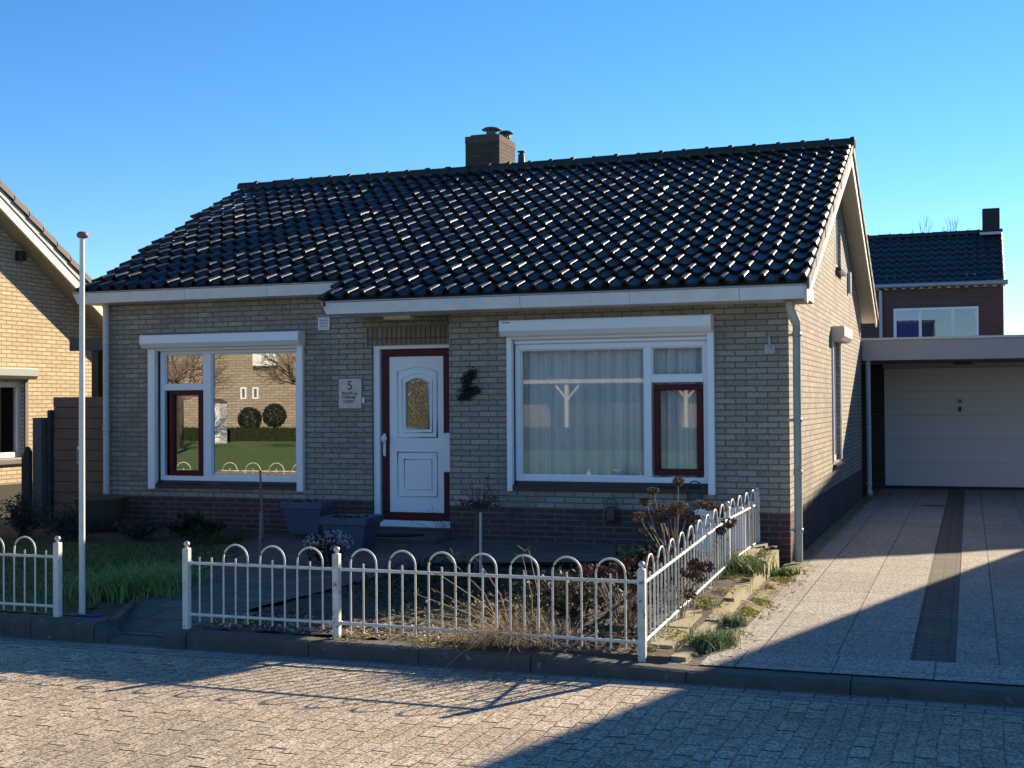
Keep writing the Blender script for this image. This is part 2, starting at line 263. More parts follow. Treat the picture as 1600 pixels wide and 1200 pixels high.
# ------------------------------------------------------------------ mesh helpers
class MB:
    def __init__(s): s.v = []; s.f = []; s.sm = []
    def add(s, vs, fs, smooth=False):
        o = len(s.v); s.v.extend([tuple(map(float, p)) for p in vs]); s.f.extend([tuple(i+o for i in f) for f in fs]); s.sm.extend([smooth]*len(fs)); return s
    def quad(s, a, b, c, d): return s.add([a, b, c, d], [(0, 1, 2, 3)])
    def box(s, x0, x1, y0, y1, z0, z1, bev=0.0):
        if bev <= 0:
            vs = [(x, y, z) for z in (z0, z1) for y in (y0, y1) for x in (x0, x1)]
            return s.add(vs, [(0, 2, 3, 1), (4, 5, 7, 6), (0, 1, 5, 4), (2, 6, 7, 3), (0, 4, 6, 2), (1, 3, 7, 5)])
        b = min(bev, (x1-x0)/2.01, (y1-y0)/2.01, (z1-z0)/2.01)
        vs = []; idx = {}
        for ix, sx in enumerate((x0, x1)):
            for iy, sy in enumerate((y0, y1)):
                for iz, sz in enumerate((z0, z1)):
                    dx = b if ix == 0 else -b; dy = b if iy == 0 else -b; dz = b if iz == 0 else -b
                    for k, p in enumerate(((sx, sy+dy, sz+dz), (sx+dx, sy, sz+dz), (sx+dx, sy+dy, sz))):
                        idx[(ix, iy, iz, k)] = len(vs); vs.append(p)
        I = lambda a, b_, c, k: idx[(a, b_, c, k)]
        fs = []
        for i in (0, 1):
            q = [I(i, 0, 0, 0), I(i, 1, 0, 0), I(i, 1, 1, 0), I(i, 0, 1, 0)]; fs.append(q if i else q[::-1])
            q = [I(0, i, 0, 1), I(1, i, 0, 1), I(1, i, 1, 1), I(0, i, 1, 1)]; fs.append(q if not i else q[::-1])
            q = [I(0, 0, i, 2), I(1, 0, i, 2), I(1, 1, i, 2), I(0, 1, i, 2)]; fs.append(q if i else q[::-1])
        for i in (0, 1):
            for j in (0, 1):
                fs.append([I(i, j, 0, 0), I(i, j, 1, 0), I(i, j, 1, 1), I(i, j, 0, 1)])
                fs.append([I(i, 0, j, 0), I(i, 1, j, 0), I(i, 1, j, 2), I(i, 0, j, 2)])
                fs.append([I(0, i, j, 1), I(1, i, j, 1), I(1, i, j, 2), I(0, i, j, 2)])
                for k in (0, 1): fs.append([I(i, j, k, 0), I(i, j, k, 1), I(i, j, k, 2)])
        return s.add(vs, fs)
    def tube(s, pts, r, n=8, cap=True):
        pts = [Vector(p) for p in pts]; rs = r if hasattr(r, '__len__') else [r]*len(pts); vs = []
        for i, p in enumerate(pts):
            t = (pts[min(i+1, len(pts)-1)]-pts[max(i-1, 0)]).normalized()
            a = Vector((0, 0, 1)) if abs(t.z) < .9 else Vector((1, 0, 0)); u = t.cross(a).normalized(); v = t.cross(u)
            for k in range(n):
                an = 2*math.pi*k/n; vs.append(p+(u*math.cos(an)+v*math.sin(an))*rs[i])
        fs = []
        for i in range(len(pts)-1):
            for k in range(n): fs.append((i*n+k, i*n+(k+1) % n, (i+1)*n+(k+1) % n, (i+1)*n+k))
        s.add(vs, fs, True)
        if cap: s.add(vs[:n], [tuple(range(n))[::-1]]); s.add(vs[-n:], [tuple(range(n))])
        return s
    def lathe(s, prof, c, n=20, close=False):
        vs = []; fs = []
        for r, z in prof:
            for k in range(n): an = 2*math.pi*k/n; vs.append((c[0]+r*math.cos(an), c[1]+r*math.sin(an), c[2]+z))
        for i in range(len(prof)-1):
            for k in range(n): fs.append((i*n+k, i*n+(k+1) % n, (i+1)*n+(k+1) % n, (i+1)*n+k))
        return s.add(vs, fs, True)
    def ball(s, c, r, n=12, m=8, sx=1, sy=1, sz=1):
        prof = [(r*math.sin(math.pi*i/m), -r*math.cos(math.pi*i/m)) for i in range(m+1)]
        o = len(s.v); s.lathe(prof, (0, 0, 0), n)
        for i in range(o, len(s.v)): v = s.v[i]; s.v[i] = (c[0]+v[0]*sx, c[1]+v[1]*sy, c[2]+v[2]*sz)
        return s
    def prism(s, poly, axis, a, b):
        """poly of 2D points extruded along axis ('x': (y,z), 'y': (x,z), 'z': (x,y))"""
        def P(q, t): return {'x': (t, q[0], q[1]), 'y': (q[0], t, q[1]), 'z': (q[0], q[1], t)}[axis]
        n = len(poly); vs = [P(q, a) for q in poly]+[P(q, b) for q in poly]
        fs = [tuple(range(n))[::-1], tuple(range(n, 2*n))]+[(i, (i+1) % n, n+(i+1) % n, n+i) for i in range(n)]
        return s.add(vs, fs)
    def build(s, name, m, parent=None, fix=False):
        me = bpy.data.meshes.new(name); off = Vector((0, 0, 0))
        p = parent
        while p is not None: off += p.location; p = p.parent
        V = np.array(s.v, dtype=np.float64).reshape(-1, 3)-np.array(off)
        me.from_pydata(V.tolist(), [], s.f); me.polygons.foreach_set('use_smooth', np.array(s.sm, dtype=bool))
        if fix:
            import bmesh
            bm = bmesh.new(); bm.from_mesh(me); bmesh.ops.recalc_face_normals(bm, faces=bm.faces); bm.to_mesh(me); bm.free()
        me.materials.append(m); me.update()
        o = bpy.data.objects.new(name, me); COL.objects.link(o)
        if parent is not None: o.parent = parent
        return o
def tag(o, label=None, cat=None, group=None, kind=None):
    if label: o['label'] = label
    if cat: o['category'] = cat
    if group: o['group'] = group
    if kind: o['kind'] = kind
    return o
def thing(name, label, cat, loc=(0, 0, 0), group=None):
    o = bpy.data.objects.new(name, None); COL.objects.link(o); o.location = loc; o.empty_display_size = .2
    return tag(o, label, cat, group)
def structure(name, mb, m): return tag(mb.build(name, m), kind='structure')

def wall_cells(mb, axis, const, a0, a1, z0, z1, holes, depth):
    """sheet wall with rectangular holes and reveals going inward by depth (signed along the normal axis)"""
    A = sorted({a0, a1, *[h[0] for h in holes], *[h[1] for h in holes]}); Zs = sorted({z0, z1, *[h[2] for h in holes], *[h[3] for h in holes]})
    A = [a for a in A if a0 <= a <= a1]; Zs = [z for z in Zs if z0 <= z <= z1]
    P = (lambda a, z, d=0: (a, const+d, z)) if axis == 'y' else (lambda a, z, d=0: (const+d, a, z))
    for i in range(len(A)-1):
        for j in range(len(Zs)-1):
            ca, cz = (A[i]+A[i+1])/2, (Zs[j]+Zs[j+1])/2
            if any(h[0] < ca < h[1] and h[2] < cz < h[3] for h in holes): continue
            mb.quad(P(A[i], Zs[j]), P(A[i+1], Zs[j]), P(A[i+1], Zs[j+1]), P(A[i], Zs[j+1]))
    for h in holes:
        zz0, zz1 = max(h[2], z0), min(h[3], z1)
        if zz1 <= zz0: continue
        for a in (h[0], h[1]): mb.quad(P(a, zz0), P(a, zz0, depth), P(a, zz1, depth), P(a, zz1))
        if z0 <= h[3] <= z1: mb.quad(P(h[0], h[3]), P(h[1], h[3]), P(h[1], h[3], depth), P(h[0], h[3], depth))
        if z0 <= h[2] <= z1: mb.quad(P(h[0], h[2]), P(h[0], h[2], depth), P(h[1], h[2], depth), P(h[1], h[2]))

def frame_y(mb, x0, x1, z0, z1, t, y0, y1, bev=.004):
    """rectangular frame in the xz plane made of four butted bars"""
    mb.box(x0, x1, y0, y1, z0, z0+t, bev); mb.box(x0, x1, y0, y1, z1-t, z1, bev)
    mb.box(x0, x0+t, y0, y1, z0+t, z1-t, bev); mb.box(x1-t, x1, y0, y1, z0+t, z1-t, bev)

def gz(x, y):
    """height of the garden"""
    t = min(max((y+5.2)/5.2, 0), 1.2); s = min(max((x+1.7)/1.1, 0), 1); s = s*s*(3-2*s); q = min(max((y+5.1)/3.2, 0), 1)
    return .005+.09*t+s*.10*q*q*(3-2*q)
GX = gz

# tiles ------------------------------------------------------------------
def tile_slope(mb, x0, x1, yr, zr, slope, rows, tw=.2, gh=.313, sgn=-1, nseg=12, xs=None, amp=1.0, jitter=1.0, wob=.0):
    """pan tiles from the ridge (yr,zr) down; sgn -1 = towards -y. xs(row) gives the x range of that row"""
    c = 1/math.sqrt(1+slope*slope); nrm = (0, sgn*slope*c, c)
    prof = []
    us = [i*.64/(nseg//2) for i in range(nseg//2)]+[.64+.36*(.5-.5*math.cos(math.pi*i/(nseg-nseg//2))) for i in range(nseg-nseg//2+1)]
    for u in us:
        h = -.022*math.sin(math.pi*u/.64) if u < .64 else .042*max(0, 1-abs((u-.82)/.18)**2.6)**(1/2.6)
        prof.append((u, h*amp))
    for r in range(rows):
        a, b = xs(r) if xs else (x0, x1); n = max(1, round((b-a)/tw)); w_ = tw
        for i in range(n):
            xa = b-(n-i)*w_; jz = RNG.normal(0, .0022)*jitter; jt = RNG.normal(0, .0035)*jitter; jr = RNG.normal(0, .004)*jitter
            lo = wob*math.sin(xa*.9+1.3)*math.sin(r*.37+.6)
            vs = []; fs = []
            for v, lift, drop in ((0, .0, 0), (1.06, .036+jt, 0), (1.06, .036+jt, -.030)):
                d = (r+v)*gh; sl = .0
                for (u, h) in prof:
                    o = h*(.62+.5*min(v, 1) if h > 0 else 1.0)+lift+jz+drop+jr*(u-.5)+lo
                    vs.append((xa+u*w_, yr+sgn*d+nrm[1]*o, zr-slope*d+nrm[2]*o))
            m_ = nseg+1
            for q in range(2):
                for k in range(nseg):
                    f = (q*m_+k, (q+1)*m_+k, (q+1)*m_+k+1, q*m_+k+1)
                    fs.append(f if sgn < 0 else f[::-1])
            mb.add(vs, fs[:nseg], True); o_ = len(mb.v)-len(vs)
            # front lip with own vertices for a crisp edge
            lip = vs[m_:]; mb.add(lip, [((k, k+m_, k+m_+1, k+1) if sgn < 0 else (k+1, k+m_+1, k+m_, k)) for k in range(nseg)])
    return mb
def ridge_tiles(mb, x0, x1, y, z, r=.115, L=.333):
    n = max(1, round((x1-x0)/L)); L = (x1-x0)/n
    for i in range(n):
        a = x0+i*L; j = RNG.normal(0, .004); vs = []; fs = []; m_ = 11
        rings = ((a-.02, r*.98), (a+L-.05, r*.98), (a+L-.048, r*1.14), (a+L+.012, r*1.14), (a+L+.012, r*.9))
        for (x, rr) in rings:
            for k in range(m_): an = math.pi*(-.08+1.16*k/(m_-1)); vs.append((x, y+rr*math.cos(an), z+j+rr*.95*math.sin(an)))
        for q in range(len(rings)-1):
            for k in range(m_-1): fs.append((q*m_+k, q*m_+k+1, (q+1)*m_+k+1, (q+1)*m_+k))
        mb.add(vs, fs, False)
    return mb

# ================================================================== SETTING
structure('ground', MB().quad((-600, -600, -.20), (600, -600, -.20), (600, 900, -.20), (-600, 900, -.20)), M_GROUND)
rd = MB(); nx, ny = 60, 12
structure('road', MB().quad((-70, -11.6, -.12), (60, -11.6, -.12), (60, -5.55, -.12), (-70, -5.55, -.12)), M_ROAD)
structure('gutter_paving', MB().quad((-70, -5.55, -.118), (60, -5.55, -.118), (60, -5.33, -.114), (-70, -5.33, -.114)), M_GUTROW)
structure('pavement_opposite', MB().box(-70, 60, -13.9, -11.6, -.3, -.04), mat('pale_pavement', (.36, .34, .30), .9, noise=(8, .3, (.28, .26, .23))))
structure('lawn_opposite', MB().quad((-60, -37.9, -.06), (30, -37.9, -.06), (30, -13.9, -.06), (-60, -13.9, -.06)), M_LAWN2)

# kerb blocks along the street
def kerb_block(mb, x0, x1, za, zb, j=.004):
    g = random.uniform(-.006, .006); y0, y1 = -5.33+g, -5.16
    vs = []
    for x, z in ((x0+j, za), (x1-j, zb)):
        vs += [(x, y0-.015, -.25), (x, y0-.012, z-.035), (x, y0-.003, z-.012), (x, y0+.022, z), (x, y1, z), (x, y1, -.25)]
    mb.add(vs, [(0, 6, 7, 1), (1, 7, 8, 2), (2, 8, 9, 3), (3, 9, 10, 4), (4, 10, 11, 5), (0, 1, 2, 3, 4, 5), (11, 10, 9, 8, 7, 6)])
kb = MB()
x = -30.0
while x < -4.5: kerb_block(kb, x, min(x+1, -4.42), .03, .03); x += 1
kerb_block(kb, -4.42, -4.30, .02, -.07)
kerb_block(kb, -4.30, -3.80, -.075, -.075)
for a, b in ((-3.80, -3.62), (-3.62, -2.62), (-2.62, -1.78), (-1.78, -.98)): kerb_block(kb, a, b, 0.0 + (0 if a > -3.7 else -.0), 0.0)
kerb_block(kb, -.98, .05, 0.0, -.036)
x = .05
while x < 30: kerb_block(kb, x, x+1, -.036, -.036); x += 1
structure('kerb', kb, M_KERB)

# driveway
def dz(y): return 0.0 if y > -1 else -.03*(-1-y)/4.3
def sheet(mb, x0, x1, y0, y1, lift, ny=12):
    ys = [y0+(y1-y0)*i/ny for i in range(ny+1)]
    for i in range(ny): mb.quad((x0, ys[i], dz(ys[i])+lift), (x1, ys[i], dz(ys[i])+lift), (x1, ys[i+1], dz(ys[i+1])+lift), (x0, ys[i+1], dz(ys[i+1])+lift))
d = MB(); sheet(d, -.05, 6, -5.16, 12, -.004); structure('driveway_bed', d, M_STRIP)
d = MB(); sheet(d, .17, 1.36, -4.62, 11.6, .002); sheet(d, 1.64, 2.72, -4.62, 11.6, .002); structure('driveway_slabs', d, M_SLAB)
d = MB(); sheet(d, .10, 6, -5.16, -4.625, .002, 2); structure('driveway_front_slabs', d, M_SLAB2)
d = MB(); sheet(d, .0, .165, -4.62, 11.6, .003); structure('driveway_margin', d, M_MARGIN)
d = MB(); sheet(d, 1.02, 1.34, 7.6, 7.85, .008, 1); sheet(d, 1.0, 1.3, 11.0, 11.25, .008, 1); structure('drain_grate', d, M_BLACK)

# garden ground, path, lawn
PL = [(-4.34, -5.17), (-4.76, -4.34), (-5.05, -3.27), (-5.5, -1.5), (-6.1, -1.3), (-6.1, -.0)]
PR = [(-3.78, -5.17), (-3.62, -4.4), (-3.45, -3.27), (-3.2, -1.75), (-.75, -1.55), (-.75, -.0)]
def grid(mb, x0, x1, y0, y1, nx, ny, lift, keep=None, rough=0.0):
    xs = [x0+(x1-x0)*i/nx for i in range(nx+1)]; ys = [y0+(y1-y0)*j/ny for j in range(ny+1)]
    o = [(x, y, gz(x, y)+lift+random.gauss(0, rough)) for y in ys for x in xs]; fs = []
    for j in range(ny):
        for i in range(nx):
            if keep and not keep((xs[i]+xs[i+1])/2, (ys[j]+ys[j+1])/2): continue
            a = j*(nx+1)+i; fs.append((a, a+1, a+nx+2, a+nx+1))
    return mb.add(o, fs, True)
sk = MB()
for i in range(20):
    xa = -1.1+i*.05; sk.quad((xa, -5.195, -.06), (xa+.05, -5.195, -.06), (xa+.05, -5.16, gz(xa+.05, -5.16)+.004), (xa, -5.16, gz(xa, -5.16)+.004))
structure('garden_soil', grid(sk, -18, -.10, -5.16, .44, 179, 60, 0, rough=.009, keep=lambda x, y: not (y < -4.0 and np.interp(y, [p[1] for p in PL], [p[0] for p in PL])-.04 < x < np.interp(y, [p[1] for p in PR], [p[0] for p in PR])+.04)), M_SOIL)
structure('back_ground', MB().quad((-30, .44, .08), (-8.6, .44, .08), (-8.6, 40, .08), (-30, 40, .08)), M_GROUND)
pm = MB()
for (a, b, c, e) in zip(PL, PR, PL[1:], PR[1:]):
    n = 12
    for i in range(n):
        q = lambda A, B, t: (A[0]+(B[0]-A[0])*t, A[1]+(B[1]-A[1])*t)
        P4 = [q(a, b, i/n), q(a, b, (i+1)/n), q(c, e, (i+1)/n), q(c, e, i/n)]
        zf = lambda p: (gz(p[0], p[1])+.02 if p[1] > -4.6 else -.07+(gz(p[0], p[1])+.09)*(p[1]+5.17)/.57)
        pm.add([(p[0], p[1], zf(p)) for p in P4], [(0, 1, 2, 3)])
structure('path', pm, M_PATH)
ed = MB()
for (a, b) in zip(PL[:4], PL[1:4]):
    n = max(1, round(math.dist(a, b)/.5))
    for i in range(n):
        p0 = Vector(a).lerp(Vector(b), i/n); p1 = Vector(a).lerp(Vector(b), (i+1)/n); dd = (p1-p0).normalized(); nn = Vector((-dd.y, dd.x))*.06
        p0 = p0+dd*.006; z = gz(p0.x, p0.y)+.03+random.uniform(-.006, .006)
        zb = z-.15
        vs = [(p0.x, p0.y), (p1.x, p1.y), (p1.x+nn.x, p1.y+nn.y), (p0.x+nn.x, p0.y+nn.y)]
        ed.add([(x, y, zb) for x, y in vs]+[(x, y, z) for x, y in vs], [(4, 5, 6, 7), (0, 1, 5, 4), (1, 2, 6, 5), (2, 3, 7, 6), (3, 0, 4, 7)])
structure('path_edging', ed, M_KERB)
def in_lawn(x, y):
    if x < -10.6 or y < -5.0 or y > -1.15: return False
    xe = np.interp(y, [p[1] for p in PL[:4]], [p[0] for p in PL[:4]])
    return x < xe-.12 - (.0 if y > -4.0 else .25)
structure('lawn', grid(MB(), -10.6, -4.4, -5.05, -.8, 70, 40, .012, keep=in_lawn), M_LAWN)

# ------------------------------------------------------------------ blades and leaves
def blades(mb, base, L, wd, lean, dirs=None, seg=3, up=1.0):
    """base Nx3; tapered curved blades"""
    n = len(base); base = np.asarray(base, float); L = np.broadcast_to(L, n); lean = np.broadcast_to(lean, n)
    an = RNG.uniform(0, 2*np.pi, n) if dirs is None else np.asarray(dirs)
    dx, dy = np.cos(an), np.sin(an); vs = []; fs = []
    for i in range(n):
        px, py = -dy[i]*wd/2, dx[i]*wd/2; o = len(vs)
        for k in range(seg+1):
            t = k/seg; h = L[i]*lean[i]*t*t; z = L[i]*up*(t-.45*lean[i]*t*t) ; ww = (1-t)**.7
            cx, cy, cz_ = base[i, 0]+dx[i]*h, base[i, 1]+dy[i]*h, base[i, 2]+z
            if k == seg: vs.append((cx, cy, cz_))
            else: vs += [(cx-px*ww, cy-py*ww, cz_), (cx+px*ww, cy+py*ww, cz_)]
        for k in range(seg-1): fs.append((o+2*k, o+2*k+1, o+2*k+3, o+2*k+2))
        fs.append((o+2*seg-2, o+2*seg-1, o+2*seg))
    return mb.add(vs, fs)
def leaves(mb, pos, size, flat=.5):
    pos = np.asarray(pos, float); vs = []; fs = []
    for p in pos:
        s = size*random.uniform(.6, 1.3); n = Vector((random.gauss(0, 1)*flat, random.gauss(0, 1)*flat, 1 if flat < 1 else random.gauss(0, 1))).normalized()
        u = n.orthogonal().normalized(); v = n.cross(u); a = random.uniform(0, 6.28); uu = u*math.cos(a)+v*math.sin(a); vv = -u*math.sin(a)+v*math.cos(a); P = Vector(p); o = len(vs)
        vs += [P-uu*s, P+vv*s*.45+n*s*.1, P+uu*s, P-vv*s*.45+n*s*.1]; fs.append((o, o+1, o+2, o+3))
    return mb.add(vs, fs)

pts = []
while len(pts) < 26000:
    x, y = random.uniform(-10.6, -4.3), random.uniform(-5.05, -1.1)
    if in_lawn(x, y): pts.append((x, y, gz(x, y)+.008))
gb = blades(MB(), pts, RNG.uniform(.025, .06, len(pts)), .006, RNG.uniform(.1, .8, len(pts)), seg=2)
tag(gb.build('grass', M_GRASSB), 'short green lawn left of the dark path', 'grass', kind='stuff')

# ================================================================== MAIN HOUSE
HB = (0, 0, 0)
house = thing('bungalow', 'long grey-yellow brick bungalow with dark tiled roof, dark red door and number 5 plaque', 'house', (-4.4, 4.5, 0))
RY, RZ, SL = 4.82, 5.10, .440        # ridge line and slope (roof plane through the tile underside)
def roofz(y): return RZ-SL*abs(y-RY)
XL = -8.75; YB = 9.2; YM = .45; XB = -3.77
# windows: opening limits
LW = (-8.0, -5.90, .66, 2.46); DO = (-4.955, XB, .2, 2.36); RW = (-3.04, -.80, .745, 2.50)
GW = (4.36, 5.40, .82, 2.60)
wl = MB()
# main front wall (left) and bay wall; the brick changes at z=.5
wall_cells(wl, 'y', YM, XL, XB, .5, 2.97, [LW, (DO[0], DO[1], .2, 2.36)], .10)
wall_cells(wl, 'y', 0.0, XB, 0.0, .5, 2.71, [RW], .10)
wl.quad((XB, YM, .5), (XB, 0, .5), (XB, 0, 2.71), (XB, YM, 2.71))
# gable wall right: lower rectangle with window + upper pentagon with small window hole
wall_cells(wl, 'x', 0.0, 0, YB, .5, 2.70, [GW], -.10)
g2 = (5.05, 5.75, 3.55, 4.35)
def gable(mb, x, ya, yb, zb, hole=None):
    cuts = sorted({ya, yb, RY, *(hole[:2] if hole else ())})
    for a, b in zip(cuts, cuts[1:]):
        if hole and hole[0] <= (a+b)/2 <= hole[1]:
            mb.quad((x, a, zb), (x, b, zb), (x, b, hole[2]), (x, a, hole[2])); mb.quad((x, a, hole[3]), (x, b, hole[3]), (x, b, roofz(b)-.05), (x, a, roofz(a)-.05))
        else: mb.quad((x, a, zb), (x, b, zb), (x, b, roofz(b)-.05), (x, a, roofz(a)-.05))
gable(wl, 0.0, 0, YB, 2.70, g2)
for y in g2[:2]: wl.quad((0, y, g2[2]), (-.1, y, g2[2]), (-.1, y, g2[3]), (0, y, g2[3]))
wl.quad((0, g2[0], g2[3]), (0, g2[1], g2[3]), (-.1, g2[1], g2[3]), (-.1, g2[0], g2[3]))
gable(wl, XL, YM, 5.6, .5); wl.quad((XL, 5.6, .5), (-4.3, 5.6, .5), (-4.3, 5.6, 4.8), (XL, 5.6, 4.8)); wl.quad((-4.3, 5.6, .5), (-4.3, YB, .5), (-4.3, YB, 3.1), (-4.3, 5.6, 4.75)); wl.quad((-4.3, YB, .5), (0, YB, .5), (0, YB, 3.1), (-4.3, YB, 3.1))
wl.build('wall', M_BRICK, house)
pl = MB()
wall_cells(pl, 'y', YM, XL, DO[0], -.25, .5, [], .1); pl.quad((DO[0], YM, -.25), (DO[1], YM, -.25), (DO[1], YM, .2), (DO[0], YM, .2))
pl.quad((DO[0], YM, .2), (DO[0], YM+.1, .2), (DO[0], YM+.1, .5), (DO[0], YM, .5))
wall_cells(pl, 'y', 0.0, XB, 0, -.25, .5, [], .1); pl.quad((XB, YM, -.25), (XB, 0, -.25), (XB, 0, .5), (XB, YM, .5))
wall_cells(pl, 'x', 0.0, 0, YB, -.25, .5, [], .1); wall_cells(pl, 'x', XL, YM, 5.6, -.25, .5, [], .1)
pl.build('plinth', M_PLINTH, house)
sc = MB(); sc.box(-5.02, XB-.002, YM-.006, YM+.02, 2.345, 2.56); sc.build('soldier_course', M_SOLDIER, house)
# interior rooms
def room(x0, x1, y0, y1, z0, z1, m, name='interior'):
    b = MB()
    b.quad((x0, y0, z0), (x1, y0, z0), (x1, y1, z0), (x0, y1, z0)); b.quad((x0, y0, z1), (x0, y1, z1), (x1, y1, z1), (x1, y0, z1))
    b.quad((x0, y1, z0), (x1, y1, z0), (x1, y1, z1), (x0, y1, z1)); b.quad((x0, y0, z0), (x0, y1, z0), (x0, y1, z1), (x0, y0, z1)); b.quad((x1, y0, z0), (x1, y0, z1), (x1, y1, z1), (x1, y1, z0))
    return b.build(name, m, house)
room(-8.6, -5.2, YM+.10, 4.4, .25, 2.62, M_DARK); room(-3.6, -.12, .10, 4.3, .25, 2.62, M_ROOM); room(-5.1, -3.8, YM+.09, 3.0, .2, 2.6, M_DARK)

# left window
def window_unit(y, o, guides, rb, sill_z, mull, pane_x, small_x, transom, case, side, glass):
    """o=(x0,x1,z0,z1) outer frame; case=(x0,x1,z0,z1) dark red casement"""
    f = MB(); ya, yb = y+.045, y+.11
    x0, x1, z0, z1 = o; t = .062
    frame_y(f, x0, x1, z0, z1, t, ya, yb)
    f.box(mull[0], mull[1], ya, yb, z0+t, z1-t, .004)
    sx = (x0+t, mull[0]) if side == 'L' else (mull[1], x1-t)
    f.box(sx[0], sx[1], ya+.002, yb, transom[0], transom[1], .004)
    win = f.build('window', M_UPVC, house)
    # glazing beads
    bd = MB()
    bx = (mull[1], x1-t) if side == 'L' else (x0+t, mull[0])
    frame_y(bd, bx[0], bx[1], z0+t, z1-t, .014, ya+.025, yb-.012, .003)
    frame_y(bd, sx[0], sx[1], transom[1], z1-t, .014, ya+.025, yb-.012, .003)
    bd.build('glazing_bead', M_UPVC, win)
    c = MB(); frame_y(c, case[0], case[1], case[2], case[3], .066, ya-.012, yb-.01, .006); cs = c.build('casement', M_RED, win)
    p = MB(); yg = ya+.045
    p.quad((bx[0]+.005, yg, z0+t+.005), (bx[1]-.005, yg, z0+t+.005), (bx[1]-.005, yg, z1-t-.005), (bx[0]+.005, yg, z1-t-.005)); p.build('pane', glass, win)
    p = MB(); p.quad((sx[0]+.005, yg+.002, transom[1]+.005), (sx[1]-.005, yg+.002, transom[1]+.005), (sx[1]-.005, yg+.002, z1-t-.005), (sx[0]+.005, yg+.002, z1-t-.005)); p.build('pane', glass, win)
    p = MB(); p.quad((case[0]+.06, yg-.018, case[2]+.06), (case[1]-.06, yg-.018, case[2]+.06), (case[1]-.06, yg-.018, case[3]-.06), (case[0]+.06, yg-.018, case[3]-.06)); p.build('pane', glass, win)
    s = MB(); s.prism([(y+.12, sill_z+.10), (y+.04, sill_z+.085), (y-.05, sill_z+.035), (y-.05, sill_z), (y+.12, sill_z-.0)], 'x', o[0]-.015, o[1]+.015); s.build('sill', M_SILL, win)
    for gx in guides:
        g = MB(); g.box(gx[0], gx[1], y-.055, y+.02, sill_z-.02, rb[2]+.02, .004); g.build('shutter_rail', M_UPVC, win)
    b = MB(); za, zb = rb[2], rb[3]
    b.prism([(y-.002, za), (y-.13, za), (y-.175, za+.055), (y-.175, zb-.012), (y-.165, zb), (y-.002, zb)], 'x', rb[0], rb[1]); box = b.build('shutter_box', M_UPVC, win)
    e = MB(); e.prism([(y-.001, za-.006), (y-.132, za-.006), (y-.18, za+.052), (y-.18, zb-.01), (y-.168, zb+.005), (y-.001, zb+.005)], 'x', rb[1], rb[1]+.012); e.build('end_cap', M_UPVC, win); e = MB(); e.prism([(y-.001, za-.006), (y-.132, za-.006), (y-.18, za+.052), (y-.18, zb-.01), (y-.168, zb+.005), (y-.001, zb+.005)], 'x', rb[0]-.012, rb[0]); e.build('end_cap', M_UPVC, win)
    sl_ = MB(); sl_.box(guides[0][1], guides[1][0], y-.03, y-.012, rb[2]-.035, rb[2]+.03, .003); sl_.build('shutter_slat', M_UPVC, win)
    return win, box
window_unit(YM, (-7.96, -5.945, .70, 2.36), ((-8.08, -7.975), (-5.945, -5.86)), (-8.10, -5.86, 2.375, 2.535), .615, (-7.325, -7.21), None, None, (1.84, 1.91), (-7.82, -7.325, .765, 1.84), 'L', G_LEFT)
_, rbox = window_unit(0.0, (-3.0, -.835, .79, 2.30), ((-3.065, -3.005), (-.835, -.765)), (-3.09, -.78, 2.385, 2.555), .70, (-1.535, -1.455), None, None, (1.86, 1.935), (-1.43, -.90, .875, 1.84), 'R', G_RIGHT)
lg = MB(); lg.box(-3.07, -2.98, -.1775, -.175, 2.525, 2.535); lg.build('badge', M_GREYW, rbox)
# extra shutter slats lowered a little in the right window
sh = MB()
for k in range(2): sh.box(-3.0, -.84, .012, .028, 2.30+k*.045, 2.341+k*.045, .006)
sh.build('shutter_slat', M_UPVC, house)
# wall piece above right window behind the box is covered by the shutter box

# door
DY = YM+.03
df = MB(); fx0, fx1, fz0, fz1 = -4.95, -3.87, .2, 2.355
df.box(fx0, fx0+.085, DY, DY+.10, fz0, fz1, .005); df.box(fx1-.085, fx1, DY, DY+.10, fz0, fz1, .005); df.box(fx0+.085, fx1-.085, DY, DY+.10, fz1-.055, fz1, .005); df.box(fx0+.085, fx1-.085, DY-.03, DY+.10, fz0, .275, .005)
door_frame = df.build('door_frame', M_UPVC, house)
dr = MB(); frame_y(dr, -4.845, -3.975, .285, 2.295, .085, DY+.03, DY+.085, .006); door = dr.build('door', M_RED, house)
dp = MB()
px0, px1, pz0, pz1 = -4.76, -4.06, .37, 2.21
gx0, gx1, gz0_, gz1_ = -4.55, -4.25, 1.355, 1.90
arc = lambda x0, x1, z, rise, n=9: [(x0+(x1-x0)*i/n, z+rise*math.sin(math.pi*i/n)) for i in range(n+1)]
yp = DY+.045
# panel with an arched hole: columns of quads
n = 12; A_ = [(gx0+(gx1-gx0)*i/n, gz1_+.06*math.sin(math.pi*i/n)) for i in range(n+1)]
dp.quad((px0, yp, pz0), (gx0, yp, pz0), (gx0, yp, pz1), (px0, yp, pz1)); dp.quad((gx1, yp, pz0), (px1, yp, pz0), (px1, yp, pz1), (gx1, yp, pz1)); dp.quad((gx0, yp, pz0), (gx1, yp, pz0), (gx1, yp, gz0_), (gx0, yp, gz0_))
for (a, b) in zip(A_, A_[1:]): dp.quad((a[0], yp, a[1]), (b[0], yp, b[1]), (b[0], yp, pz1), (a[0], yp, pz1))
panel = dp.build('door_panel', M_UPVC, door)
def arched(x0, x1, z0, z1, rise): return [(x0, z0)]+[(x0, z1)]+arc(x0, x1, z1, rise)[1:-1]+[(x1, z1), (x1, z0), (x0, z0)]
ml = MB()
